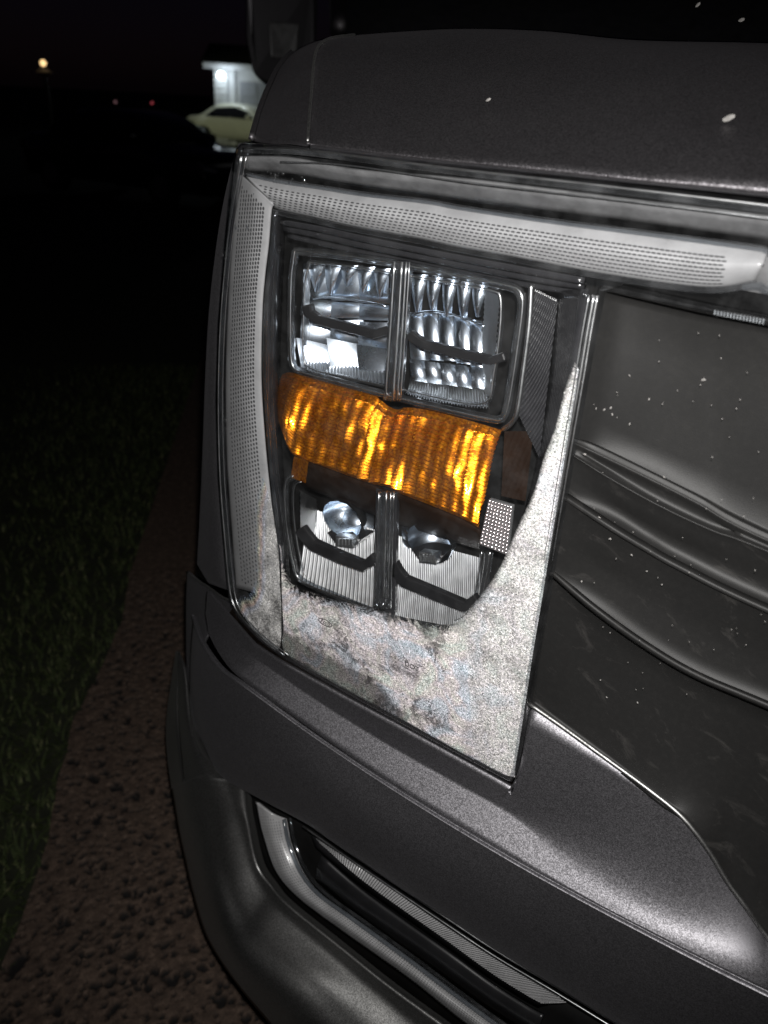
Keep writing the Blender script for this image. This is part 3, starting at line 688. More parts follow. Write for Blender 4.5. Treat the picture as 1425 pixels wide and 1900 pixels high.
rings = [np.array([P(u, v, lens_y(u, v)+.028) for u, v in LENS]), np.array([P(u, v, lens_y(u, v)+.006) for u, v in offset_px(LENS, .0)]), np.array([P(u, v, lens_y(u, v)+.0015) for u, v in inn1]), np.array([P(u, v, lens_y(u, v)) for u, v in inn2])]
# the rim goes straight back from the visible outline
rings[0] = rings[1]+np.array([0, .024, 0])
nL = len(LENS); v = np.vstack(rings); f = grid_faces(4, nL, True)
me_rim = mesh('lens_rim', v, face_cam(v, f)); link('lens_rim', me_rim, 'clear_rim', hl, smooth=True)
def sheet(rowsL, rowsR, n, m):
    a, b_ = arc(rowsL, m), arc(rowsR, m); G = np.zeros((m, n, 3))
    for i in range(m):
        for j_ in range(n):
            q = a[i]+(b_[i]-a[i])*j_/(n-1); G[i, j_] = P(q[0], q[1], lens_y(q[0], q[1]))
    v = G.reshape(-1, 3); return v, face_cam(v, grid_faces(m, n))
body = sheet([(448, 278), (438, 320), (424, 450), (412, 600), (409, 740), (413, 880), (423, 1000), (433, 1104), (448, 1140), (486, 1180), (534, 1217)],
             [(1112, 352), (1108, 440), (1100, 545), (1086, 620), (1053, 812), (1021, 1002), (989, 1192), (970, 1310), (955, 1400), (948, 1440), (938, 1440)], 40, 80)
arm = sheet([(1112, 352), (1108, 440), (1106, 536)], [(1690, 420), (1690, 530), (1690, 646)], 16, 10)
build('lens', [body, arm], 'clear_lens', hl)
# housing: black tray behind everything
bmx = bmesh.new(); HB = [(u, v_) for u, v_ in LENS]
bk0 = [Vector(p+np.array([0, .03, 0])) for p in rings[1]]; bk1 = [Vector(p+np.array([0, .11, 0])) for p in rings[1]]
b0 = [bmx.verts.new(p) for p in bk0]; b1 = [bmx.verts.new(p) for p in bk1]
for i in range(nL): bmx.faces.new((b0[i], b0[(i+1) % nL], b1[(i+1) % nL], b1[i]))
bmesh.ops.triangulate(bmx, faces=[bmx.faces.new(b1)])
me = bpy.data.meshes.new('housing'); bmx.to_mesh(me); bmx.free(); link('housing', me, 'black_matte', hl)

for du, yy, rr_ in ((0, .001, .0011), (7, .004, .0009), (-9, .003, .0006)):  # chrome lines added as highlights along the right, outer and top lens edges
    tube('edge_glint', [(1102+du, 548, yy), (1089+du, 620, yy), (1076+du, 700, yy), (1050+du, 850, yy), (1018+du, 1040, yy)], np.linspace(rr_, rr_*.35, 40), 'chrome_soft', hl, n=40)
rimL = [(449, 290), (432, 380), (420, 470), (409, 600), (405, 740), (408, 880), (417, 1000), (427, 1098), (444, 1140), (484, 1182), (528, 1216)]
for du, dy, rr_ in ((0, .002, .0006), (8, .001, .0004), (-2, .012, .0005)):
    tube('edge_glint', [(u+du, v_, lens_y(u, v_)+dy) for u, v_ in rimL], rr_, 'chrome_soft', hl, n=70)
tube('edge_glint', [(452, 276, .008), (540, 276, .001), (640, 287, .001), (850, 314, .001), (1000, 331, .001), (1173, 351, .001), (1425, 381, .001), (1690, 414, .001)], .0007, 'chrome_soft', hl, n=60)
tube('edge_glint', [(520, 300, .004), (640, 306, .003), (850, 336, .003), (1000, 354, .003), (1173, 374, .003), (1425, 405, .003), (1690, 440, .003)], .0004, 'chrome_soft', hl, n=60)
# droplets clinging to the lens
V_, F_ = [], []
spots = [(rng.uniform(495, 565), rng.uniform(318, 338)) for _ in range(16)]+[(rng.uniform(430, 475), rng.uniform(285, 440)) for _ in range(12)]+[(rng.uniform(410, 430), rng.uniform(450, 1080)) for _ in range(16)]+[(rng.uniform(560, 640), rng.uniform(395, 440)) for _ in range(8)]+[(rng.uniform(1080, 1110), rng.uniform(525, 560)) for _ in range(6)]
dp = []
for u, v_ in spots:
    c = P(u, v_, lens_y(u, v_)-.0002); r_ = rng.uniform(.0005, .0011); rows_ = []
    for a_ in np.linspace(0, math.pi/2, 5)[:-1]:
        for q in range(8): w_ = math.pi/4*q; rows_.append(c+np.array([math.cos(a_)*math.cos(w_)*r_, -math.sin(a_)*r_*.7, math.cos(a_)*math.sin(w_)*r_*1.2]))
    rows_.append(c+np.array([0, -.7*r_, 0])); dp.append((np.array(rows_), grid_faces(4, 8, True)+[(24+q, 24+(q+1) % 8, 32) for q in range(8)]))
build('water_droplets', dp, 'clear_rim', hl)['kind'] = 'stuff'
# --- upper bezel strips (grey shelf above the light guide)
loft('bezel_shelf', [[(452, 292, .020), (540, 296, .016), (660, 318, .016), (850, 334, .016), (1000, 352, .016), (1200, 378, .016), (1425, 404, .016), (1690, 436, .016)],
                     [(450, 318, .030), (540, 326, .030), (660, 346, .030), (850, 372, .030), (1000, 392, .030), (1200, 418, .030), (1425, 450, .030), (1690, 486, .03)]], 'bezel_grey', hl, n=50, sub=3, solid=.002)
tube('rim_line', [(446, 280, .012), (540, 282, .004), (640, 293, .003), (850, 320, .003), (1000, 338, .003), (1173, 358, .003), (1425, 390, .003), (1690, 424, .003)], .0016, 'clear_rim', hl, n=60)
# --- light guide: upper arm and outer leg
gt0 = [(458, 326), (520, 339), (600, 351), (669, 362), (796, 377), (850, 387), (1011, 411), (1173, 432), (1334, 453), (1424, 466)]
gt1 = [(508, 381), (526, 387), (590, 401), (653, 415), (779, 438), (850, 453), (971, 475), (1132, 505), (1310, 528), (1404, 518)]
gtm = [((a[0]+b_[0])/2, (a[1]+b_[1])/2, .012) for a, b_ in zip(gt0, gt1)]
G0 = [(u, v_, .019) for u, v_ in gt0]; G1 = [(u, v_, .019) for u, v_ in gt1]
loft('light_guide', [[(u, v_-5, .023) for u, v_ in gt0], G0, gtm, G1, [(u, v_+5, .025) for u, v_ in gt1]], 'guide_white', hl, n=90, sub=5, solid=.003)
dots('guide_dots', G0, G1, 'guide_dot', hl, 86, 8, .0031, .0010, .0012, emid=gtm, t0=.28, t1=.97, s0=.012, s1=.93)
gl0_ = [(447, 326), (444, 345), (438, 408), (431, 500), (427, 577), (423, 703), (425, 840), (430, 920), (436, 1000), (443, 1092)]
gl1_ = [(506, 378), (501, 390), (496, 450), (489, 510), (484, 577), (482, 703), (489, 820), (499, 921), (508, 1000), (517, 1112)]
L0 = [(u, v_, .028) for u, v_ in gl0_]; L1 = [(u, v_, .016) for u, v_ in gl1_]; LM = [((a[0]+b_[0])/2, (a[1]+b_[1])/2, .016) for a, b_ in zip(gl0_, gl1_)]
loft('light_guide', [[(u-5, v_, .034) for u, v_ in gl0_], L0, LM, L1, [(u+4, v_, .022) for u, v_ in gl1_]], 'guide_white', hl, n=90, sub=5, solid=.003)
dots('guide_dots', L0, L1, 'guide_dot', hl, 92, 10, .0026, .0021, .0012, emid=LM, t0=.10, t1=.86, s0=.02, s1=.985)
# lips along the guide
tube('guide_lip', [(u, v_-3, .012) for u, v_ in gt0]+[(1440, 472, .012), (1560, 488, .012)], .0014, 'clear_rim', hl, n=60)
tube('guide_lip', [(512, 394, .010)]+[(u, v_+10, .010) for u, v_ in gt1[1:]]+[(1440, 546, .010), (1560, 566, .010)], .0017, 'clear_rim', hl, n=70)
tube('guide_lip', [(u+10, v_, .008) for u, v_ in gl1_[1:]]+[(524, 1190, .008)], .0018, 'clear_rim', hl, n=60)
tube('guide_lip', [(u+22, v_+6, .014) for u, v_ in gl1_[2:]], .0013, 'clear_inner', hl, n=60)
tube('guide_lip', [(u-14, v_, .024) for u, v_ in gl0_], .0013, 'clear_rim', hl, n=60)
# chrome end patch of the upper arm
parts = [pillow_vf([(1386, 462, .034), (1560, 484, .034), (1560, 566, .034), (1376, 538, .034)], .004)]
build('end_reflector', parts, 'bezel_grey', hl)
# --- dark stepped bezel between the guide and the cells
for dv, yy, ww in ((14, .020, .0022), (26, .030, .0024), (40, .040, .0020)):
    tube('bezel_step', [(516+dv*.5, 398+dv, yy), (600, 412+dv, yy), (690, 432+dv, yy), (850, 464+dv, yy), (1000, 492+dv, yy), (1085, 510+dv*.8, yy)], ww, 'bezel', hl, n=40)
loft('bezel_side', [[(512, 404, .022), (498, 560, .022), (494, 740, .022), (506, 920, .022), (522, 1060, .022)], [(522, 404, .034), (515, 560, .034), (512, 740, .034), (522, 920, .034), (534, 1060, .034)], [(530, 420, .06), (524, 560, .06), (520, 740, .06), (530, 920, .06), (540, 1060, .06)]], 'bezel', hl, n=40, sub=3, solid=.002)
# inner (right) wall, hatched
loft('bezel_wall', [[(1088, 536, .010), (1060, 700, .010), (1022, 900, .010), (990, 1080, .010)], [(1040, 540, .040), (1026, 700, .040), (996, 880, .040), (950, 1060, .040)], [(1036, 548, .06), (1018, 700, .06), (990, 880, .06), (940, 1060, .06)]], 'bezel', hl, n=30, sub=4, solid=.002)
vf = ribbed_vf([(992, 536, .030), (1034, 556, .044), (1000, 850, .044), (962, 770, .030)], 12, .0010, shear=1.6, k=8, m=70)
build('hatched_wall', [vf], 'bezel', hl)
vf = ribbed_vf([(936, 800, .034), (990, 800, .044), (975, 930, .044), (930, 920, .034)], 5, .0002, shear=.8, k=8, m=40)
build('amber_reflection', [vf], 'amber_under', hl)  # bezel wall, with the amber's reflection put into its brown colour
tube('frame_edge', [(986, 528, .022), (982, 600, .022), (972, 680, .022), (960, 762, .022), (948, 786, .024), (934, 796, .028)], .0017, 'chrome_soft', hl, n=40)

# --- clear twin frames round the reflector cells
UP = [(548, 466, .028), (600, 470, .028), (680, 480, .028), (740, 490, .028), (850, 512, .028), (940, 530, .028), (964, 542, .028), (968, 570, .028), (958, 650, .028), (944, 740, .028), (934, 774, .028), (918, 778, .028), (850, 764, .028), (740, 738, .028), (640, 712, .028), (566, 692, .028), (548, 684, .028), (541, 660, .028), (540, 580, .028), (542, 510, .028)]
tube('upper_frame', UP, .0030, 'clear_rim', hl, n=140, close=True)
UPi = [(574, 486, .036), (640, 492, .036), (740, 508, .036), (850, 526, .036), (918, 540, .036), (930, 556, .036), (928, 620, .036), (916, 700, .036), (906, 744, .036), (860, 748, .036), (740, 722, .036), (640, 700, .036), (576, 684, .036), (562, 660, .036), (562, 590, .036), (566, 520, .036)]
tube('upper_frame', UPi, .0016, 'clear_inner', hl, n=140, close=True)
loft('upper_frame_wall', [UP+[UP[0]], [(u+(745-u)*.05, v_+(610-v_)*.06, .05) for u, v_, y_ in UP]+[(UP[0][0]+(745-UP[0][0])*.05, UP[0][1]+(610-UP[0][1])*.06, .05)]], 'clear_inner', hl, n=140, sub=2, solid=.0015)
LO = [(546, 884, .028), (534, 890, .030), (530, 920, .030), (534, 980, .030), (546, 1046, .030), (560, 1076, .030), (620, 1104, .030), (700, 1136, .030), (800, 1164, .030), (860, 1160, .030), (888, 1130, .030), (900, 1080, .030), (908, 1024, .030)]
tube('lower_frame', LO, .0030, 'clear_rim', hl, n=100)
tube('lower_frame', [(u+(720-u)*.07, v_+(1020-v_)*.05, .04) for u, v_, _ in LO], .0016, 'clear_inner', hl, n=100)
# thin chrome lines added as highlights on the frame edges
def inset(c, k, cu, cv, y): return [(u+(cu-u)*k, v_+(cv-v_)*k, y) for u, v_, _ in c]
tube('frame_glint', inset(UP, -.006, 745, 615, .0245), .00055, 'chrome_soft', hl, n=140, close=True)
tube('frame_glint', inset(UPi, .006, 745, 615, .034), .0005, 'chrome_soft', hl, n=140, close=True)
tube('frame_glint', inset(LO, -.008, 720, 1020, .0262), .00055, 'chrome_soft', hl, n=100)
tube('frame_glint', inset(LO, .075, 720, 1020, .038), .0005, 'chrome_soft', hl, n=100)
for du, rr_ in ((-13, .0006), (1, .0008), (9, .0006), (15, .0005)):  # chrome lines added as highlights down the clear posts
    tube('post_glint', [(745+du, 486, .0175), (737+du, 614, .0175), (728+du, 742, .0175)], rr_, 'chrome_soft', hl, n=12)
    tube('post_glint', [(716+du, 914, .0175), (713+du, 1020, .0175), (710+du, 1110, .0175)], rr_*.8, 'chrome_soft', hl, n=12)
# divider posts
def post(name, c0, c1, w, mat):
    (u0, v0), (u1, v1) = c0, c1
    for du, r, yy in ((-w*.32, .0026, .022), (0.0, .0034, .020), (w*.34, .0022, .024)):
        tube(name, [(u0+du, v0, yy), ((u0+u1)/2+du, (v0+v1)/2, yy), (u1+du, v1, yy)], r, mat, hl, n=14)
post('divider_post', (745, 484), (728, 742), 34, 'clear_rim')
slab('divider_core', [(726, 486, .03), (760, 494, .03), (742, 748, .03), (712, 738, .03)], .005, 'bezel', hl)
post('divider_post', (716, 912), (710, 1128), 34, 'clear_rim')
slab('divider_core', [(697, 905, .03), (736, 915, .03), (732, 1140, .03), (692, 1128, .03)], .005, 'bezel', hl)

# --- mirrored reflector cells
def cell(name, pieces, mat='chrome'): return build(name, pieces, mat, hl)
def dome_vf(u, v_, y, r, seg=14, rg=7):
    c = P(u, v_, y); V_ = []
    for a_ in np.linspace(0, math.pi/2, rg):
        for q in range(seg): w_ = 2*math.pi*q/seg; V_.append(c+r*np.array([math.cos(a_)*math.cos(w_), 1.15*math.sin(a_), math.cos(a_)*math.sin(w_)*.8]))
    return np.array(V_), [tuple(reversed(q)) for q in grid_faces(rg, seg, True)]
# upper left: three columns of facets
pc = []
cols = [(566, 618), (620, 668), (670, 722)]
def rowv(u, v_): return v_+(u-566)*.075
for ci, (a, b_) in enumerate(cols):
    for ri, (v0, v1, aim, bu) in enumerate(((488, 552, .35, .004), (555, 584, .55, .003), (588, 636, .72, .004))):
        pc.append(pillow_vf([(a, rowv(a, v0), .075), (b_, rowv(b_, v0), .075), (b_, rowv(b_, v1), .075), (a, rowv(a, v1), .075)], bu, aim=aim if ci < 2 else aim*.4, jit=.10))
for (a, b_, v0, v1, am) in ((562, 614, 640, 688, .985), (616, 664, 634, 690, .99), (668, 716, 640, 690, .45)):
    pc.append(pillow_vf([(a, rowv(a, v0)-4, .068), (b_, rowv(b_, v0)-4, .068), (b_, rowv(b_, v1)-4, .055), (a, rowv(a, v1)-4, .055)], .0022, aim=am))
cell('reflector', pc)
tp = []
for k, u in enumerate(np.linspace(572, 694, 5)):
    ln = 36+26*rng.random(); w = 28
    tp.append(pillow_vf([(u, rowv(u, 488), .066), (u+w, rowv(u+w, 488), .066), (u+w*.62, rowv(u, 488)+ln, .070), (u+w*.38, rowv(u, 488)+ln, .070)], .004, aim=.3, jit=.15, k=8))
cell('reflector_teeth', tp)
cell('ribbed_floor', [ribbed_vf([(566, 668, .062), (716, 690, .062), (716, 716, .036), (568, 690, .036)], 24, .0016, k=8, m=8)], 'chrome_soft')
cell('ribbed_wall', [ribbed_vf([(562, 500, .036), (576, 500, .064), (570, 640, .064), (560, 640, .036)], 5, .0008, shear=1.5, k=8, m=60)], 'chrome_soft')
# upper right: tall pillars with an arched brow
pc = []
for k, u in enumerate(np.linspace(764, 876, 5)):
    w = 28; r0 = 508+(u-764)*.16
    ln = 46+26*rng.random()
    pc.append(pillow_vf([(u, r0, .070), (u+w, r0+3, .070), (u+w*.7, r0+ln, .074), (u+w*.3, r0+ln, .074)], .005, aim=.3, jit=.18, k=8))
    r1 = 574+(u-764)*.14+6*abs(u-825)/60
    pc.append(pillow_vf([(u-2, r1, .078), (u+w, r1+2, .078), (u+w, r1+88, .066), (u-2, r1+86, .066)], .005, aim=.55, jit=.12, k=9))
    r2 = 668+(u-764)*.13
    pc.append(pillow_vf([(u, r2, .066), (u+w-2, r2+2, .066), (u+w-2, r2+40, .058), (u, r2+38, .058)], .004, aim=.8, jit=.10, k=8))
cell('reflector', pc)
tube('reflector_brow', [(764, 586, .070), (790, 578, .070), (825, 580, .070), (860, 590, .070), (900, 606, .070)], .0009, 'chrome', hl, n=24)
tube('reflector_brow', [(576, 556, .066), (610, 552, .066), (650, 556, .066), (690, 562, .066), (716, 568, .066)], .0009, 'chrome', hl, n=24)
cell('ribbed_floor', [ribbed_vf([(762, 700, .066), (905, 722, .066), (908, 760, .036), (752, 732, .036)], 30, .0020, dish=.004, k=8, m=10)], 'chrome_soft')
cell('ribbed_wall', [ribbed_vf([(902, 536, .070), (930, 548, .052), (914, 740, .048), (894, 720, .066)], 9, .0012, shear=2.2, k=8, m=80)], 'chrome_soft')
# lower left and lower right
pc = [dome_vf(634, 964, .050, .021), pillow_vf([(641, 936, .080), (690, 950, .080), (688, 1000, .070), (638, 992, .070)], .010, aim=.75)]
cell('reflector', pc)
cell('ribbed_floor', [ribbed_vf([(568, 940, .072), (698, 984, .072), (698, 1130, .034), (552, 1078, .034)], 20, .0020, dish=.004, k=8, m=22)], 'chrome_soft')
cell('ribbed_wall', [ribbed_vf([(556, 910, .036), (586, 926, .074), (590, 986, .070), (556, 1000, .036)], 8, .0008, shear=1.2, k=8, m=40)], 'chrome_soft')
pc = [dome_vf(796, 1008, .050, .021), pillow_vf([(748, 978, .080), (780, 986, .080), (778, 1026, .070), (750, 1016, .070)], .008, aim=.7)]
cell('reflector', pc)
cell('ribbed_floor', [ribbed_vf([(738, 994, .072), (894, 1036, .072), (888, 1172, .034), (732, 1142, .034)], 22, .0020, dish=.004, k=8, m=22)], 'chrome_soft')
# LED modules peeping from under the amber hood
for (a, b_, v0) in ((606, 672, 996), (762, 826, 1026)):
    sl = (b_-a)
    slab('led_mount', [(a, v0-8, .050), (b_, v0+4, .050), (b_-sl*.22, v0+18, .046), (a+sl*.25, v0+13, .046)], .02, 'black_plastic', hl)
    parts = []
    for k in range(5):
        u = a+sl*.27+k*sl*.095; parts.append(slab_vf(to3([(u, v0+4, .040), (u+4, v0+4.6, .040), (u+4, v0+16, .038), (u, v0+15.4, .038)]), .006))
    build('led_fins', parts, 'chrome_soft', hl, smooth=False)
    slab('led_module', [(a+sl*.24, v0-2, .043), (b_-sl*.24, v0+3, .043), (b_-sl*.25, v0+21, .041), (a+sl*.23, v0+17, .041)], .008, 'chrome_soft', hl)
# black brow bars across the cells
bars = [[(566, 566, .03), (570, 582, .03), (586, 594, .03), (640, 608, .03), (690, 621, .03), (722, 612, .03)],
        [(756, 620, .03), (768, 630, .03), (784, 640, .03), (850, 657, .03), (908, 670, .03), (936, 662, .03)],
        [(554, 982, .03), (564, 996, .03), (578, 1012, .03), (630, 1036, .03), (672, 1052, .03), (694, 1036, .03)],
        [(724, 1046, .03), (734, 1064, .03), (748, 1080, .03), (810, 1106, .03), (860, 1127, .03), (884, 1112, .03)]]
for bi, br in enumerate(bars): slab('brow_bar', ribbon(br, 17 if bi < 2 else 20), .006, 'black_plastic', hl, bevel=.0012)

# --- amber turn signal across the middle
at_ = [(524, 694), (545, 692), (620, 712), (690, 732), (706, 742), (722, 754), (738, 760), (756, 756), (800, 762), (870, 780), (931, 798)]
ab_ = [(520, 786), (546, 846), (620, 874), (684, 897), (700, 900), (714, 902), (728, 908), (750, 920), (800, 940), (850, 960), (892, 984)]
na_, ns_ = 460, 240
a3, b3 = arc(at_, na_), arc(ab_, na_)
tt = np.linspace(0, 1, ns_)
V = np.zeros((ns_, na_, 3))
for j in range(na_):
    for_y = .030+.02*max(0, 1-j/(.09*na_))**2
    p, q = P(*a3[j], for_y), P(*b3[j], for_y+.004)
    V[:, j] = p[None]*(1-tt[:, None])+q[None]*tt[:, None]
s_ = np.linspace(0, 1, na_)[None, :]; t_ = tt[:, None]
colw = np.abs(np.sin(math.pi*11*(s_+.006*np.sin(9*t_))))
ribs = np.abs(np.sin(math.pi*27*(t_+.006*np.sin(2*math.pi*11*s_)+.02*s_)))
sw, rb = s_+.004*np.sin(9*t_)+0*t_, t_+.006*np.sin(2*math.pi*20*s_)+.02*s_       # moulded prisms: saw-tooth columns crossed by saw-tooth ribs
colA = .0046*(.06+2.3*np.clip(fbm(s_*8+3+0*t_, t_*2+1+0*s_, 1.0, 3, 12)-.36, 0, 1)); ribA = .0027*(.45+.9*fbm(s_*10+1+0*t_, t_*4+7+0*s_, 1.0, 2, 21))
hgt = .0040*np.sin(math.pi*np.clip(t_, 0, 1))**.8+colA*(1-(sw*20) % 1)+ribA*((rb*24) % 1)
hgt = hgt*np.clip(t_*14, 0, 1)*np.clip((1-t_)*14, 0, 1)
V[:, :, 1] -= hgt
v = V.reshape(-1, 3); link('turn_signal', mesh('turn_signal', v, face_cam(v, grid_faces(ns_, na_))), 'amber', hl, smooth=True)
loft('turn_signal_underside', [[(546, 849, .030), (620, 877, .030), (684, 900, .030), (750, 923, .030), (850, 963, .030), (890, 986, .030)], [(548, 880, .040), (620, 906, .040), (684, 930, .040), (750, 950, .040), (850, 990, .040), (892, 1008, .04)], [(552, 900, .062), (620, 926, .062), (684, 952, .062), (745, 974, .062), (850, 1008, .062), (890, 1020, .062)]], 'amber_under', hl, n=40, sub=3, solid=.002)
vf = ribbed_vf([(546, 846, .026), (573, 856, .026), (568, 896, .028), (540, 886, .028)], 4, .0006, shear=.5, m=20); build('amber_cap', [vf], 'amber', hl)
# --- little grid reflector
rc_ = [(906, 926), (951, 939), (941, 1031), (888, 1010)]
slab('side_reflector_base', [(u, v_, .012) for u, v_ in rc_], .004, 'bezel_grey', hl)
parts = []
for i in range(8):
    for j in range(13):
        def bl(s, t_):
            a, b_, c, d = map(np.array, rc_); return a*(1-s)*(1-t_)+b_*s*(1-t_)+c*s*t_+d*(1-s)*t_
        e = .10
        q = [P(*bl((i+x)/8, (j+y_)/13), .0118) for x, y_ in ((e, e), (1-e, e), (1-e, 1-e), (e, 1-e))]; c = P(*bl((i+.5)/8, (j+.5)/13), .0102)
        parts.append((np.array(q+[c]), [(0, 1, 4), (1, 2, 4), (2, 3, 4), (3, 0, 4)]))
o = build('side_reflector', parts, 'reflector_grid', hl, smooth=True); o['kind'] = 'stuff'

# --- frost on the inside of the lens
def frost(name, inner, outer, mat, y, n=220, m=44, foot=None):
    a, b_ = arc(inner, n), arc(outer, n); V = np.zeros((m, n, 3)); E_ = np.zeros((m, n)); Ft = np.full((m, n), 9.0)
    for i, t_ in enumerate(np.linspace(0, 1, m)):
        q = a*(1-t_)+b_*t_
        for j in range(n): V[i, j] = P(q[j, 0], q[j, 1], y+lens_y(q[j, 0], q[j, 1]))
        E_[i] = np.linalg.norm(q-a, axis=1)/22.0
        if foot: (fu0, fv0), (fu1, fv1) = foot; Ft[i] = ((fv0+(q[:, 0]-fu0)*(fv1-fv0)/(fu1-fu0))-q[:, 1])*.87/22.0+3.0*np.clip((q[:, 0]-700)/110.0, 0, 1)
    v = V.reshape(-1, 3); me = mesh(name, v, face_cam(v, grid_faces(m, n)))
    at = me.attributes.new('edge', 'FLOAT', 'POINT'); at.data.foreach_set('value', E_.reshape(-1).astype(np.float32))
    at = me.attributes.new('foot', 'FLOAT', 'POINT'); at.data.foreach_set('value', Ft.reshape(-1).astype(np.float32))
    o = link(name, me, mat, hl, smooth=True); o['kind'] = 'stuff'; return o
frost('frost', [(516, 1000), (524, 1040), (536, 1072), (560, 1092), (620, 1112), (690, 1128), (760, 1146), (820, 1160), (860, 1146)],
      [(522, 1020), (523, 1100), (526, 1160), (530, 1212), (600, 1256), (680, 1300), (760, 1343), (830, 1382), (880, 1410)], 'frost', .003, foot=((530, 1216), (900, 1420)))
frost('frost', [(1066, 670), (1048, 720), (1030, 790), (1008, 850), (988, 916), (958, 980), (930, 1044), (900, 1092), (872, 1126), (848, 1150), (836, 1158)],
      [(1074, 686), (1066, 740), (1054, 812), (1044, 880), (1034, 940), (1022, 1010), (1006, 1110), (990, 1205), (958, 1410), (946, 1440), (850, 1392)], 'frost_coarse', .0042)
frost('frost', [(486, 880), (474, 940), (472, 1000), (474, 1050), (466, 1096), (446, 1106), (436, 1120)],
      [(500, 920), (508, 960), (516, 1020), (520, 1090), (522, 1150), (516, 1206), (478, 1180)], 'frost_thin', .004, n=120, m=30)

# --- moulded marks on the lens: maker's oval and the DOT mark
def text_mesh(name, s, size, at_px, ang, mat, shear=0, y=.0016, parent=hl):
    cu = bpy.data.curves.new(name, 'FONT'); cu.body = s; cu.size = size; cu.shear = shear; cu.align_x = 'CENTER'; cu.align_y = 'CENTER'; cu.extrude = .0001
    ob = bpy.data.objects.new(name+'_tmp', cu); COL.objects.link(ob)
    dg = bpy.context.evaluated_depsgraph_get(); me = bpy.data.meshes.new_from_object(ob.evaluated_get(dg)); bpy.data.objects.remove(ob)
    me.name = name; c = P(*at_px, y)
    me.transform(Matrix.Translation(Vector(c)) @ Euler((math.pi/2, 0, 0)).to_matrix().to_4x4() @ Matrix.Rotation(ang, 4, 'Z'))
    return link(name, me, mat, parent)
ec = P(603, 1155, .0016); ov = []
for k in range(40):
    an = 2*math.pi*k/39; ov.append(ec+np.array([.0072*math.cos(an), 0, .0030*math.sin(an)]))
v, f = tube3(ov, .00028, 6, cap=False); link('maker_oval', mesh('maker_oval', v, f), 'black_plastic', hl, smooth=True)
text_mesh('maker_mark', 'Ford', .0052, (603, 1155), 0, 'black_plastic', shear=.35)
text_mesh('lens_mark', 'DOT', .0062, (764, 1237), 0, 'black_plastic')

# ================================================================== dust and flecks
V, parts = [], []
def fleck(u, v_, y, a, b_, an, th=.0006):
    c = P(u, v_, y-.0015); ex = np.array([math.cos(an), 0, math.sin(an)]); ez = np.array([-math.sin(an), 0, math.cos(an)])
    pts = [c+ex*a*math.cos(w)*(1+.25*rng.normal()*.5)+ez*b_*math.sin(w) for w in np.linspace(0, 2*math.pi, 9)[:-1]]
    top_ = c+np.array([0, -th, 0]); return np.array(pts+[top_]), [(k, (k+1) % 8, 8) for k in range(8)]
pan = [(1305, 705, .03, 1.6), (1204, 741, .03, 1.0), (1106, 758, .02, .9), (1121, 760, .02, 1.2), (1133, 757, .02, 1.3), (1136, 769, .02, 1.2), (1085, 843, .012, 1.4), (1168, 787, .024, 1.0), (1168, 697, .026, .8), (1338, 665, .035, .8), (1232, 885, .012, 1.0),
       (1132, 1000, .008, 1.4), (1112, 960, .010, 1.0), (1079, 1079, .014, 1.2), (1200, 1060, .01, .8), (1172, 1030, .012, 1.1), (1228, 1085, .014, .9), (1126, 1294, .012, 1.0), (1183, 1304, .012, 1.1), (1114, 1262, .012, .9), (1132, 1174, .012, .8)]
for u, v_, y, k in pan: parts.append(fleck(u, v_, y-.002, .0008*k, .0005*k, rng.uniform(0, 3)))
for _ in range(60):
    u = rng.uniform(1100, 1420); v_ = rng.uniform(600, 1300)
    if u < edge_right(v_, 12): continue
    parts.append(fleck(u, v_, -.004 if v_ > 840 else .012, .0003*rng.uniform(.6, 1.4), .00025, rng.uniform(0, 3), .0001))
o = build('dust_specks', parts, 'dust', truck, smooth=False); o['kind'] = 'stuff'
for (u, v_, y, a, b_, an, lab) in ((1352, 219, .046, .0034, .0014, .5, 'largest pale fleck lying on the dark hood, near the right edge'),
                              (906, 185, .052, .0018, .0008, .4, 'small pale fleck in the middle of the dark hood'),
                              (1295, 9, .38, .0026, .0012, .7, 'small pale fleck high up near the top edge, left of the violet one'),
                              (1376, 37, .36, .0024, .0014, .3, 'small violet tinged fleck near the upper right corner')):
    vv, ff_ = fleck(u, v_, y-.004, a, b_, an, .0008)
    tag(link('debris_fleck', mesh('debris_fleck', vv, ff_), 'dust'), lab, 'fleck', 'pale flecks on the hood')

# ================================================================== far background: garage, cars, lamps
m, t, n, l, b = newmat('siding'); d = noise(n, l, 3, 5, .6, objco(n))
r = ramp(n, l, d.outputs[0], [(.3, (.40, .41, .43)), (.7, (.52, .53, .55))]); l.new(r.outputs[0], b.inputs['Base Color']); b.inputs['Roughness'].default_value = .7
make_plain('door_grey', (.22, .23, .26), .6, var=.1, vscale=3)
make_plain('roof', (.03, .03, .033), .9, var=.4, vscale=4)
make_plain('car_cream', (.60, .60, .50), .3, var=.05, vscale=2, coat=.6)
make_plain('car_black', (.012, .012, .014), .2, var=.1, vscale=2, coat=.8)
make_plain('car_glass', (.01, .01, .012), .08)
make_plain('tyre', (.015, .015, .015), .8)
make_plain('wheel_rim', (.45, .45, .46), .35, .9)
def emit(name, col, s):
    m, t, n, l, b = newmat(name); b.inputs['Emission Color'].default_value = (*col, 1); b.inputs['Emission Strength'].default_value = s; b.inputs['Base Color'].default_value = (.8, .8, .8, 1)
emit('lamp_white', (.85, .97, 1.0), 14); emit('lamp_warm', (1.0, .66, .30), 1.6); emit('lamp_red', (1.0, .12, .16), .25); emit('lamp_pink', (1.0, .5, .55), .12)

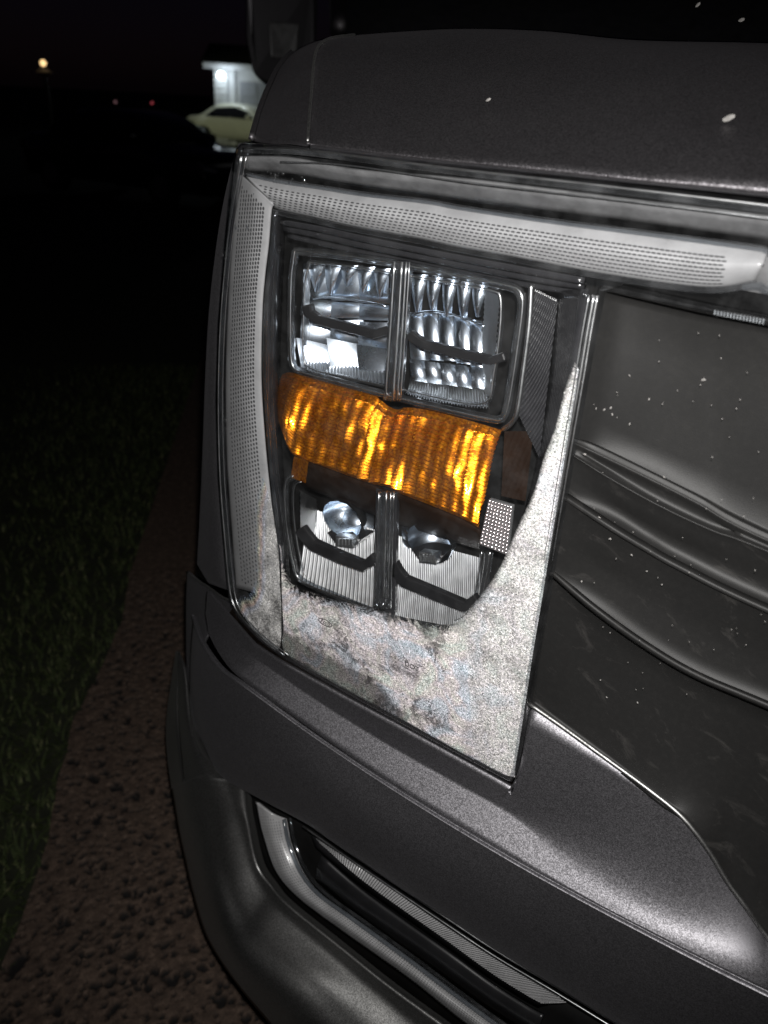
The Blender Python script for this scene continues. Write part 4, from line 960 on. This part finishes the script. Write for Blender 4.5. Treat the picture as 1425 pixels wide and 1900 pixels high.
HD = 34.0; gzb = -.55
hp = PD(398, 200, HD)
fwd_h = np.array([hp[0], hp[1]])/np.hypot(hp[0], hp[1]); rgt_h = np.array([fwd_h[1], -fwd_h[0]])
ang_h = math.atan2(rgt_h[1], rgt_h[0])+math.radians(-6)
house = empty('garage', (hp[0], hp[1], gzb), ang_h)
tag(house, 'small garage lit by a white lamp under its eave', 'garage')
def hpart(name, parts, mat, bevel=0, parent=house):
    o = build(name, parts, mat, None, smooth=False, bevel=bevel); o.parent = parent; return o
hpart('wall', [box_vf((.0, .25, 0), (8, 6, 2.62))], 'siding')
for k in range(12): hpart('siding_board', [box_vf((.02, .05, .12+k*.2), (.50, .245, .29+k*.2))], 'siding', .01)
hpart('corner_post', [box_vf((.56, .1, 0), (.78, .245, 2.55))], 'siding')
gd = hpart('garage_door', [box_vf((.95, .2, 0), (3.6, .246, 2.2))], 'door_grey')
for k in range(4):
    for q in range(4):
        o = hpart('door_panel', [box_vf((1.0+q*.65, .17, .06+k*.54), (1.58+q*.65, .198, .50+k*.54))], 'door_grey', .015); o.parent = gd
hpart('gutter', [box_vf((-.35, -.25, 2.55), (8.3, .0, 2.75))], 'siding', .03)
hpart('roof', [(np.array([(-.4, -.3, 2.76), (8.4, -.3, 2.76), (8.4, 6.4, 2.76), (-.4, 6.4, 2.76), (-.4, 3, 3.5), (8.4, 3, 3.5)]), [(0, 1, 5, 4), (2, 3, 4, 5), (0, 4, 3), (1, 2, 5), (0, 3, 2, 1)])], 'roof')
# lamp under the eave
lp = empty('eave_lamp', (hp[0], hp[1], gzb), ang_h); tag(lp, 'glaring white lamp under the garage eave', 'lamp')
bv, bf = tube3([(.30, -.12, 2.46), (.30, -.14, 2.38), (.30, -.15, 2.30), (.30, -.15, 2.26)], np.array([.06, .12, .13, .05]), 12)
o = link('bulb', mesh('bulb', bv, bf), 'lamp_white', None, smooth=True); o.parent = lp
o = link('bracket', mesh('bracket', *box_vf((.24, -.16, 2.47), (.36, .04, 2.54))), 'black_plastic', None); o.parent = lp
pl = bpy.data.lights.new('eave_lamp_light', 'POINT'); pl.energy = 24; pl.color = (.80, .92, 1.0); pl.shadow_soft_size = .08
po = bpy.data.objects.new('eave_lamp_light', pl); COL.objects.link(po); po.parent = lp; po.location = (.55, -.62, 2.30)

def car(name, loc, rotz, body, label, wheels=True):
    e = empty(name, loc, rotz); tag(e, label, 'car', 'cars parked by the garage')
    # side profile (x forward, z up) swept across with tumblehome
    prof = [(-2.25, .42), (-2.28, .75), (-2.15, .95), (-1.55, 1.02), (-.85, 1.38), (.1, 1.44), (.75, 1.30), (1.25, .98), (2.05, .84), (2.25, .66), (2.27, .38)]
    pr = catmull(prof, 44); cr = [(-.78, .0), (-.88, .5), (-.86, 1), (.86, 1), (.88, .5), (.78, 0)]
    V = []
    for x, z in pr:
        top = z; wd = .88-(max(0, z-.95)*.42)-(.10*max(0, abs(x)-1.6)/.6)
        V += [(x, -wd*.94, .24), (x, -wd, .24+(min(z, .9)-.24)*.55), (x, -wd*(1 if z < 1 else .98), z-.06), (x, -wd*.82, z), (x, wd*.82, z), (x, wd*(1 if z < 1 else .98), z-.06), (x, wd, .24+(min(z, .9)-.24)*.55), (x, wd*.94, .24)]
    f = grid_faces(44, 8, True)+[tuple(range(8)), tuple(43*8+k for k in range(7, -1, -1))]
    o = link('body', mesh('body', V, f), body, None, smooth=True); o.parent = e
    bmx = bmesh.new(); bmx.from_mesh(o.data); bmesh.ops.recalc_face_normals(bmx, faces=bmx.faces); bmx.to_mesh(o.data); bmx.free()
    for s in (-1, 1):
        w = [(-1.25, .98), (-.80, 1.28), (.08, 1.34), (.62, 1.22), (1.0, .97)]
        fr = np.array([(x, s*(.90-max(0, z-.95)*.42), z) for x, z in w]); v_, f_ = slab_vf(fr, -.03*s); o = link('side_window', mesh('side_window', v_, f_), 'car_glass', None); o.parent = e
        q = link('window_pillar', mesh('window_pillar', *box_vf((-.10, s*.90-.012, .98), (-.02, s*.90+.012, 1.0))), body, None); q.parent = o
        for x in (-1.4, 1.38):
            bv, bf = tube3([(x, s*.70, .32), (x, s*.90, .32)], .32, 20); o = link('wheel', mesh('wheel', bv, bf), 'tyre', None); o.parent = e
            bv, bf = tube3([(x, s*.895, .32), (x, s*.915, .32)], .19, 14); q = link('rim', mesh('rim', bv, bf), 'wheel_rim', None); q.parent = o
        o = link('headlamp', mesh('headlamp', *slab_vf(np.array([(2.20, s*.45, .60), (2.20, s*.78, .64), (2.10, s*.80, .76), (2.12, s*.45, .72)]), .08, (1, 0, 0))), 'wheel_rim', None, bevel=.01); o.parent = e
        o = link('tail_lamp', mesh('tail_lamp', *slab_vf(np.array([(-2.30, s*.5, .68), (-2.30, s*.8, .68), (-2.28, s*.8, .84), (-2.28, s*.5, .84)]), .06, (1, 0, 0))), 'amber_dark', None); o.parent = e
        o = link('door_mirror', mesh('door_mirror', *box_vf((.75, s*.97-.09, .98), (.92, s*.97+.09, 1.10))), body, None, bevel=.03); o.parent = e
    # windscreens
    for pts in ([(.68, -.62, 1.29), (.68, .62, 1.29), (1.22, .68, 1.0), (1.22, -.68, 1.0)], [(-.92, -.62, 1.34), (-.92, .62, 1.34), (-1.5, .68, 1.05), (-1.5, -.68, 1.05)]):
        v_, f_ = slab_vf(np.array(pts), .03, (0, 0, 1)); o = link('windscreen', mesh('windscreen', v_, f_), 'car_glass', None); o.parent = e
    return e
c1p = PD(456, 230, 34.0); ca = math.atan2(rgt_h[1], rgt_h[0])
car('sedan', (c1p[0], c1p[1], gzb), ca-math.radians(38), 'car_cream', 'cream coloured sedan parked in front of the lit garage')
c2p = PD(256, 240, 16.5)
car('sedan', (c2p[0], c2p[1], gzb), ca-math.radians(42), 'car_black', 'black sedan in front of the cream one, showing only glints')

# warm globe lamp far off on the left
wp = PD(80, 117, 25.0); wl = empty('porch_lamp', (wp[0], wp[1], gzb)); tag(wl, 'small warm globe lamp far away in the dark', 'lamp')
bmx = bmesh.new(); bmesh.ops.create_uvsphere(bmx, u_segments=14, v_segments=10, radius=.075); me = bpy.data.meshes.new('globe'); bmx.to_mesh(me); bmx.free()
o = link('globe', me, 'lamp_warm', None, smooth=True); o.parent = wl; o.location = (0, 0, wp[2]-gzb)
bv, bf = tube3([(0, 0, 0), (0, 0, wp[2]-gzb-.14)], .05, 8); o = link('post', mesh('post', bv, bf), 'black_plastic', None); o.parent = wl
bv, bf = tube3([(0, 0, wp[2]-gzb-.30), (0, 0, wp[2]-gzb-.22), (0, 0, wp[2]-gzb-.13)], np.array([.04, .22, .09]), 14); o = link('collar', mesh('collar', bv, bf), 'siding', None); o.parent = wl
pl = bpy.data.lights.new('cream_car_spot', 'SPOT'); pl.energy = 520; pl.color = (.95, 1.0, .68); pl.shadow_soft_size = .08; pl.spot_size = math.radians(34); pl.spot_blend = .8  # spot added at the globe and aimed to light the cream car
po = bpy.data.objects.new('cream_car_spot', pl); COL.objects.link(po)
src = Vector((wp[0], wp[1], wp[2]))+Vector((float(rgt_h[0]), float(rgt_h[1]), 0))*.15; aim_ = Vector((float(c1p[0]), float(c1p[1]), gzb+.7))-src
po.matrix_world = Matrix.Translation(src) @ aim_.to_track_quat('-Z', 'Y').to_matrix().to_4x4()
# marker lights of vehicles down the street
for u, v_, mat, lab in ((282, 191, 'lamp_red', 'tiny red marker light far down the street, nearest the garage'), (214, 189, 'lamp_pink', 'tiny pale pink light far down the street, right of the warm lamp'), (265, 206, 'lamp_pink', 'tiny pink light just below the red marker light')):
    q = PD(u, v_, 38.0); e = empty('marker_light', (q[0], q[1], gzb)); tag(e, lab, 'light', 'tiny lights down the street')
    bmx = bmesh.new(); bmesh.ops.create_uvsphere(bmx, u_segments=10, v_segments=8, radius=.055); me = bpy.data.meshes.new('bulb'); bmx.to_mesh(me); bmx.free()
    o = link('bulb', me, mat, None, smooth=True); o.parent = e; o.location = (0, 0, q[2]-gzb)
    bv, bf = tube3([(0, 0, 0), (0, 0, q[2]-gzb-.05)], .03, 6); o = link('stake', mesh('stake', bv, bf), 'black_plastic', None); o.parent = e
